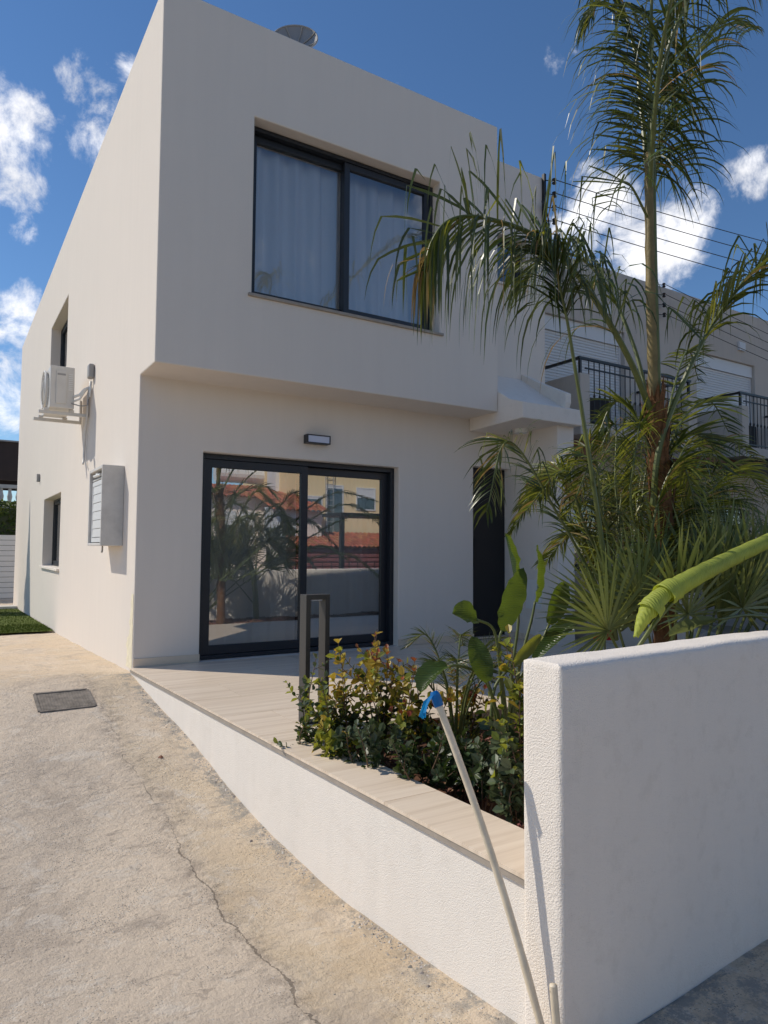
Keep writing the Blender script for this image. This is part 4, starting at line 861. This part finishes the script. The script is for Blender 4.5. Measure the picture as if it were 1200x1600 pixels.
# upright pale frond stalk in front
frond(qp, [A(962, 1000, PY - .1), A(948, 900, PY - .12), A(932, 790, PY - .14), A(912, 660, PY - .16), A(896, 560, PY - .18), A(884, 490, PY - .2), A(868, 425, PY - .21), A(846, 385, PY - .2)], 60, .58, 2.8, .018, .70, .016, 18, spread=.35, kink=.25, lime=.03, lift=.05)
frond(qp, [A(1016, 640, PY), A(990, 540, PY + .15), A(950, 450, PY + .35), A(900, 400, PY + .5), A(850, 405, PY + .6), A(815, 450, PY + .65)], 46, .60, 2.4, .017, .3, .014, 19, kink=.35)
for k, (ex, ey, dy, L_) in enumerate(((1110, 640, .1, .30), (1075, 560, .35, .26), (960, 640, .2, .26), (1105, 700, -.1, .30))):
    frond(qp, [A(1028, 745, PY), A((1028 + ex) / 2, (745 + ey) / 2 - 40, PY + dy * .5 - .05), A(ex, ey - 12, PY + dy), A(ex + (ex - 1028) * .35, ey + 35, PY + dy * 1.2)], 30, L_, .35, .016, .15, .009, 30 + k, kink=.05, lime=.25, dry=.0, lift=.1)

# feather palm clump at the foot of the trunk
CY = -4.2
cb = A(965, 975, CY); cl = thing('feather_palm', (cb.x, CY, -.13), 'bushy clump of feather palm around the tall trunk', 'palm')
ends = [(795, 690, .1, 760, 800), (868, 735, .5, 815, 790), (918, 700, .3, 880, 745), (962, 665, .4, 935, 705), (1000, 660, -.1, 985, 760), (1080, 690, .2, 1130, 780), (1100, 760, .5, 1160, 850), (880, 740, .1, 820, 800), (1060, 720, -.2, 1090, 800), (930, 720, -.1, 890, 800), (1120, 690, .7, 1190, 720), (1010, 720, .6, 1030, 800), (850, 760, .7, 800, 830), (1140, 760, .9, 1195, 830), (985, 690, .9, 960, 740), (1070, 800, -.1, 1120, 880), (900, 830, .4, 850, 880), (1030, 660, .3, 1060, 700)]
re_ = random.Random(31)
ends += [(re_.uniform(880, 1150), re_.uniform(720, 880), re_.uniform(.0, .95), 0, 0) for _ in range(20)]
ends = [(a, b_, c_, d_ or a + (a - 990) * .4, e_ or b_ + re_.uniform(30, 90)) for a, b_, c_, d_, e_ in ends]
for k, (mx_, my_, dy, ex, ey) in enumerate(ends):
    base = A(970 + (k % 5) * 18, 985, CY + dy * .3); mid = A((970 + mx_ * 1.2) / 2.2, (975 + my_ * 1.4) / 2.4, CY + dy * .7)
    frond(cl, [base, mid, A(mx_, my_, CY + dy), A(ex, ey, CY + dy * 1.15)], 62, .30 if k else .36, .7, .0125, .26, .009, 50 + k, kink=.12, lime=(.2, .5, .65)[k % 3] if k not in (0,) else .08, dry=.03 + .09 * (k % 2), spread=.8, lift=.15)

# fan palm by the garden wall
fp = thing('fan_palm', (2.35, -4.75, -.1), 'spiky fan palm behind the white garden wall', 'palm')
def fan(parent, base, hub, nrm, R_, n, seed, ang=2.3, m='fan'):
    r = random.Random(seed); b = MB(); base, hub = V(base), V(hub); ax = (hub - base).normalized(); b.tube(spline([base, base.lerp(hub, .5) + V((0, 0, .02)), hub], 10), [.011] * 6 + [.008] * 5, 6, 1)
    nrm = V(nrm); nrm = (nrm - ax * nrm.dot(ax)).normalized(); sd_ = ax.cross(nrm)
    for i in range(n):
        a = -ang + 2 * ang * (i + r.uniform(-.25, .25)) / (n - 1); d = (ax * math.cos(a) + sd_ * math.sin(a) + nrm * (.12 + r.uniform(-.06, .06))).normalized(); ln = R_ * (.72 + .3 * math.cos(a * .6)) * r.uniform(.9, 1.08); w = ln * .024
        sid = (d.cross(nrm) + nrm * .6 * (1 if i % 2 else -1)).normalized(); p = hub.copy(); vs = []
        for j in range(6):
            q = j / 5; wj = w * (.35 + 1.3 * q if q < .45 else 1.0 * (1 - (q - .45) / .55) + .04); vs += [p - sid * wj, p + sid * wj]; p = p + d * ln / 5; d = (d + V((0, 0, -1)) * .05 * q + V((r.gauss(0, .012), r.gauss(0, .012), 0))).normalized()
        b.add(vs, [(2 * j, 2 * j + 1, 2 * j + 3, 2 * j + 2) for j in range(5)])
    return b.build('fan_leaf', [m, 'stalk'], parent)
fb = A(1090, 1010, -4.75)
for k, (hx, hy, dy, R_, nx, ny) in enumerate(((1060, 930, 0, .42, -.2, -1), (1000, 935, .2, .42, -.7, -.6), (1130, 905, .15, .5, .4, -1), (1180, 920, 0, .52, .6, -.7), (1030, 890, .4, .45, -.1, -1), (1100, 880, .5, .5, .1, -1), (960, 960, .35, .46, -.8, -.4), (1160, 950, -.05, .45, .6, -.8), (1210, 900, .4, .55, .6, -.8), (1075, 960, -.05, .36, 0, -1), (1140, 860, .6, .5, .2, -1), (950, 985, .15, .42, -.8, -.3), (1105, 950, .1, .5, .1, -1), (1150, 930, .2, .55, .3, -1), (1185, 955, .1, .5, .5, -1), (1090, 915, .3, .5, -.1, -1), (1215, 940, .25, .55, .6, -1), (1125, 975, .0, .45, .2, -1))):
    hub = A(hx, hy, -4.75 + dy); fan(fp, (fb.x + .1 * math.sin(k * 2), -4.6 + .1 * math.cos(k), -.1), hub, (nx * .5, ny, .55), R_ * 1.1, 36 if k < 12 else 26, 80 + k, 1.5 + .5 * (k % 2) if k < 12 else .85)

# rolled young banana leaf leaning in from the right
bn = thing('banana_plant', (3.4, -4.85, -.13), 'banana plant with one lime green rolled leaf over the wall', 'plant')
RP = spline([A(1290, 806, -4.95), A(1200, 845, -4.95), A(1140, 873, -4.95), A(1090, 898, -4.95), A(1050, 921, -4.95), A(1025, 940, -4.95), A(1006, 965, -4.95), A(993, 996, -4.95)], 60)
def rolled(i0, i1, ra, rb_, a0, a1, name, ripple=.0):
    f = MB(); n = 22; vs = []
    for i in range(i0, i1 + 1):
        p = RP[i]; T = (RP[min(i + 1, 60)] - RP[max(i - 1, 0)]).normalized(); S = T.cross(V((0, 1, 0))).normalized(); W_ = S.cross(T); u = (i - i0) / (i1 - i0); R_ = ra + (rb_ - ra) * u
        for k in range(n + 1):
            a = a0 + (a1 - a0) * k / n; q = R_ * (1 + .22 * k / n) * (1 + ripple * math.sin(i * 2.1 + k * .8)) + .0012 * math.sin(i * 1.7)
            vs.append(p + (S * math.cos(a) + W_ * math.sin(a)) * q)
    f.add(vs, [(i * (n + 1) + k, i * (n + 1) + k + 1, (i + 1) * (n + 1) + k + 1, (i + 1) * (n + 1) + k) for i in range(i1 - i0) for k in range(n)])
    return f.build(name, 'roll', bn, smooth=True)
rolled(0, 23, .034, .040, -1.0, 6.6, 'rolled_leaf'); rolled(20, 37, .038, .047, -.7, 6.0, 'rolled_leaf', .008); rolled(34, 39, .053, .055, .6, 5.4, 'leaf_flap', .025)
rolled(36, 47, .039, .048, -.2, 4.9, 'rolled_leaf', .012); rolled(44, 49, .050, .056, 2.4, 5.6, 'leaf_flap', .03); rolled(46, 60, .046, .010, .9, 5.2, 'leaf_flap', .03)
b = MB(); b.tube(spline([A(1290, 800, -4.95), A(1150, 872, -4.95), A(1070, 925, -4.95), A(1030, 965, -4.95), A(1005, 1000, -4.94), A(985, 1030, -4.9)], 30), .011, 8); b.build('midrib', 'stalk', bn, smooth=True)
b = MB(); e_ = A(1290, 797, -4.95); b.tube(spline([(3.35, -4.85, -.13), (3.3, -4.87, .6), (3.15, -4.92, 1.2), (e_.x + .1, -4.95, e_.z + .05), e_], 24), [.06 - .03 * i / 24 for i in range(25)], 10); b.build('stem', 'stalk', bn, smooth=True)
def paddle(parent, pts, ln, wd, nrm, seed, fold=.35, m='paddle', curl=.2):
    """petiole along pts, blade continues from the last point"""
    r = random.Random(seed); pth = spline(pts, 20); b = MB(); b.tube(pth, [.013 - .006 * i / 20 for i in range(21)], 7, 1)
    d = (pth[-1] - pth[-3]).normalized(); p = pth[-1].copy(); nrm = V(nrm); vs = []; sg = 14
    for j in range(sg + 1):
        q = j / sg; w = wd * .5 * (math.sin(PI * min(1, q * .93 + .05)) ** .65) * (1 if q < .98 else .2); nn = (nrm - d * nrm.dot(d)).normalized(); s = d.cross(nn)
        for k in (-1, -.5, 0, .5, 1): vs.append(p + s * w * k + nn * w * fold * abs(k) + nn * .006 * r.gauss(0, 1) * abs(k))
        p = p + d * ln / sg; d = (d - nn * curl / sg + V((0, 0, -1)) * .3 * curl / sg).normalized()
    b.add(vs, [(j * 5 + k, j * 5 + k + 1, (j + 1) * 5 + k + 1, (j + 1) * 5 + k) for j in range(sg) for k in range(4)])
    return b.build('leaf', [m, 'stalk'], parent, smooth=True)
paddle(bn, [(3.35, -4.85, .1), A(1240, 985, -4.9), A(1180, 962, -4.92), A(1120, 968, -4.93)], .42, .10, (0, -.3, 1), 3, m='fan')

# bird of paradise in the bed
SY = -4.15
sb = A(785, 1160, SY); st = thing('bird_of_paradise', (sb.x, SY, -.13), 'bird of paradise plant with broad paddle leaves beside the garden wall', 'plant')
def pet(pts, dy=0): return [V((sb.x + (pts[0][0] - 785) * .002, SY, -.14))] + [A(x, y, SY + dy) for x, y in pts[0:]]
paddle(st, pet([(790, 1120), (782, 1050), (772, 985), (745, 968)]), .17, .16, (-.3, -.7, .7), 1, .5)
paddle(st, pet([(788, 1130), (782, 1060), (781, 1000), (784, 985)]), .40, .155, (-.15, -1, .1), 2, .12, curl=.05)
paddle(st, pet([(795, 1130), (800, 1050), (810, 970), (806, 925)], .1), .36, .17, (.6, -.8, 0), 3, .5, curl=.1)
paddle(st, pet([(800, 1120), (812, 1040), (830, 970), (836, 940)], .1), .36, .15, (.5, -.8, .3), 4, .3, curl=.35)
paddle(st, pet([(803, 1120), (820, 1060), (845, 1005), (858, 975)], .15), .33, .13, (.2, -.6, .8), 5, .4, curl=.4)
paddle(st, pet([(775, 1120), (765, 1075), (745, 1050), (715, 1040), (700, 1042)], -.02), .22, .15, (0, -.2, 1), 6, .55, curl=.9)
paddle(st, pet([(780, 1130), (772, 1100), (765, 1075), (762, 1065)], -.1), .26, .12, (-.6, -.8, .1), 7, .3, curl=.6)
paddle(st, pet([(800, 1130), (805, 1090), (815, 1055), (835, 1030)], .1), .55, .13, (0, -.3, 1), 8, .35, curl=.25)
paddle(st, pet([(770, 1140), (768, 1110), (775, 1070), (800, 1040)], -.05), .30, .07, (-.2, -.9, .3), 9, .4, m='frond_lime')
# small tufted palm behind it
tf = thing('tufted_palm', (sb.x - .05, SY + .35, -.13), 'small grassy tufted palm behind the bird of paradise', 'palm')
for k in range(11):
    a = -2.6 + k * .5; o_ = V((math.cos(a), math.sin(a) * .8, 0)); b0 = V((sb.x - .02, SY + .4, -.1)); h = .62 + .12 * math.sin(k * 3)
    frond(tf, [b0, b0 + o_ * .10 + V((0, 0, h * .65)), b0 + o_ * .26 + V((0, 0, h)), b0 + o_ * .44 + V((0, 0, h * .88))], 34, .15, .3, .006, .35, .006, 120 + k, kink=.0, dry=.06, lime=.15)

# shrubs
def shrub(name, base, H, spread, stems, seed, label, pal, leaf=.035, dens=1.0, group='young shrubs in the planting bed', bare=.2):
    r = random.Random(seed); t = thing(name, base, label, 'shrub', group); base = V(base); sm = MB(); lf = MB()
    for s in range(stems):
        a = r.uniform(0, 6.28); R_ = spread * r.uniform(.3, 1.25); h = H * r.uniform(.5, 1.0) if s else H * 1.06
        tip = base + V((math.cos(a) * R_, math.sin(a) * R_, h)); pth = spline([base + V((r.gauss(0, .02), r.gauss(0, .02), -.04)), base.lerp(tip, .45) + V((r.gauss(0, .03), r.gauss(0, .03), .03)), tip], 14)
        sm.tube(pth, [.006 - .004 * i / 14 for i in range(15)], 5)
        tw = [(pth, bare)]
        for q in range(int(4.2 * dens)):
            i = r.randint(4, 12); d = V((r.gauss(0, 1), r.gauss(0, 1), r.uniform(.1, 1))).normalized(); l = r.uniform(.06, .17) * (H / .6); p2 = spline([pth[i], pth[i] + d * l * .5, pth[i] + d * l + V((0, 0, l * .2))], 6); sm.tube(p2, .002, 4); tw.append((p2, .1))
        for pp, b0 in tw:
            m_ = len(pp) - 1; cnt = int((10 if m_ > 8 else 5) * dens)
            for j in range(cnt):
                u = b0 + (1 - b0) * (j + .5) / cnt; fi = u * m_; k = min(int(fi), m_ - 1); p = pp[k].lerp(pp[k + 1], fi - k); T = (pp[k + 1] - pp[k]).normalized()
                for s2 in (0, 1):
                    an = j * 2.4 + s2 * PI + r.gauss(0, .4); o_ = T.orthogonal().normalized(); o_ = Matrix.Rotation(an, 3, T) @ o_; d = (o_ + T * r.uniform(.3, .9)).normalized(); ll = leaf * r.uniform(.5, 1.4); nn = d.cross(T.cross(d)).normalized() if T.cross(d).length > .05 else V((0, 0, 1)); nn = (T - d * T.dot(d)).normalized(); sd_ = d.cross(nn); w = ll * .30; c = nn * ll * .12
                    ll *= 1.3; w *= 1.3; c = c * 1.3; v = [p, p + d * ll * .3 + sd_ * w * .85 + c, p + d * ll * .68 + sd_ * w + c, p + d * ll, p + d * ll * .68 - sd_ * w + c, p + d * ll * .3 - sd_ * w * .85 + c, p + d * ll * .5]
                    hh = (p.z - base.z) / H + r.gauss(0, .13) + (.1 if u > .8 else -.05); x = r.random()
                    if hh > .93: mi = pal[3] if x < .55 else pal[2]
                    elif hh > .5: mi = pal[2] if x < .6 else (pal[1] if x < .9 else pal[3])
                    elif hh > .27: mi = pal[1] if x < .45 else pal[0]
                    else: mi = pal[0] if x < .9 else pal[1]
                    lf.add(v, [(0, 1, 6), (1, 2, 6), (2, 3, 6), (3, 4, 6), (4, 5, 6), (5, 0, 6)], mi)
    sm.build('stems', 'stem', t); lf.build('foliage', ['leaf_dark', 'leaf_green', 'leaf_yellow', 'leaf_red', 'leaf_blue'], t)
def sbase(px, Y): p = A(px, 1100, Y); return (p.x, Y, -.13)
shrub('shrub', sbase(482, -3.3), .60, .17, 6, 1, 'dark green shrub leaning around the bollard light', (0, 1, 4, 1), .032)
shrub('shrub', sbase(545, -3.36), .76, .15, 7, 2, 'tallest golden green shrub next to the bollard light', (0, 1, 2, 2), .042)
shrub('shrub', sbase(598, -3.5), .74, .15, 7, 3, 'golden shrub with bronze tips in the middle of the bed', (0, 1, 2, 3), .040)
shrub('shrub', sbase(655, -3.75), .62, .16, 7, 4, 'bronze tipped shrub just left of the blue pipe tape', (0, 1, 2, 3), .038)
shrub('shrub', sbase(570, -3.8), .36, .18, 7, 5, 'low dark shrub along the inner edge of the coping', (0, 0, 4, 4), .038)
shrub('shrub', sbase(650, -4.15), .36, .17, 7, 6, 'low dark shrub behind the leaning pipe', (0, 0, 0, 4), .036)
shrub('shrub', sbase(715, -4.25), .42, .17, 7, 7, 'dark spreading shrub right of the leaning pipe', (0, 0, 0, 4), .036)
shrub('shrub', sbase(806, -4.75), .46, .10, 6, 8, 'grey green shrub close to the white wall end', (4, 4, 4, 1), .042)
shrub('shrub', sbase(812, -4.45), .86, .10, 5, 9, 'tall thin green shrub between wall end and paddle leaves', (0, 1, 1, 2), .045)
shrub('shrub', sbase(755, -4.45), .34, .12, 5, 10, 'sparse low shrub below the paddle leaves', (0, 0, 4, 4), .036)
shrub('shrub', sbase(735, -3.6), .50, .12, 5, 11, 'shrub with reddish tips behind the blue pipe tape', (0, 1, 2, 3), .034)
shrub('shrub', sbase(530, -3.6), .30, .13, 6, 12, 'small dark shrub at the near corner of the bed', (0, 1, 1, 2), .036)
# dark sword leaves
sw = thing('sword_plant', (A(712, 1130, -3.9).x, -3.9, -.13), 'dark sword leaved plant between shrubs and paddle leaves', 'plant')
for k in range(8):
    a = -1.2 + k * .45; d = V((math.sin(a) * .55, -.15 * math.cos(k), 1)).normalized(); b0 = V(sw.location) + V((0, 0, 0)); ln = .36 + .05 * (k % 3); vs = []; p = b0.copy()
    for j in range(7): q = j / 6; w = .018 * (1 - q ** 2) + .001; s = V((1, .3, 0)); vs += [p - s * w, p + s * w]; p = p + d * ln / 6; d = (d + V((math.sin(a) * .08, 0, -.03))).normalized()
    b = MB(); b.add(vs, [(2 * j, 2 * j + 1, 2 * j + 3, 2 * j + 2) for j in range(6)]); b.build('leaf', 'leaf_dark', sw)
# red flower by the wall top
fl = thing('red_flower', A(945, 1015, -4.3), 'small red flower plant peeking above the garden wall', 'flower'); fc = A(945, 1000, -4.3)
b = MB(); rr = random.Random(8)
for k in range(14):
    d = V((rr.gauss(0, 1), rr.gauss(0, 1), rr.uniform(.1, 1))).normalized(); s = d.orthogonal().normalized(); b.add([fc, fc + d * .05 + s * .02, fc + d * .09, fc + d * .05 - s * .02], [(0, 1, 2, 3)])
b.build('petals', 'flower_red', fl); b = MB(); b.tube([(fc.x, fc.y, -.13), fc], .006, 6); b.build('stalk', 'stalk', fl)

# cypress outside the frame whose shadow falls on the side wall
cx, cyy = -2.5, 12.66
ct = thing('cypress_tree', (cx, cyy, gz(12)), 'slender cypress tree on the lawn casting its shadow on the wall', 'cypress')
b = MB(); b.tube([(cx, cyy, gz(12) - .1), (cx, cyy, 2.5), (cx, cyy + .35, 5.0)], [.09, .06, .008], 8); b.build('trunk', 'bark', ct)
b = MB(); rr = random.Random(5)
for i in range(15000):
    z = gz(12) + .15 + 5.7 * rr.random(); q = max(0, (z - 2.6) / 2.86)
    if q > 1: continue
    R_ = (.66 + .05 * math.sin(z * 5)) * (1 - q) ** 1.45 * min(1, .35 + (z + .4) * .6) + .012; a = rr.uniform(0, 6.28); rr_ = R_ * math.sqrt(rr.random()); ly_ = .38 * max(0, (z - 2) / 3.4)
    p = V((cx + rr_ * math.cos(a), cyy + ly_ + rr_ * math.sin(a), z)); d = V((math.cos(a) * .25, math.sin(a) * .25, 1)).normalized(); s_ = d.orthogonal().normalized(); s_ = Matrix.Rotation(rr.uniform(0, 6), 3, d) @ s_; l = rr.uniform(.08, .18)
    b.add([p - s_ * .018, p + s_ * .018, p + d * l], [(0, 1, 2)])
b.build('crown', 'hedge', ct)
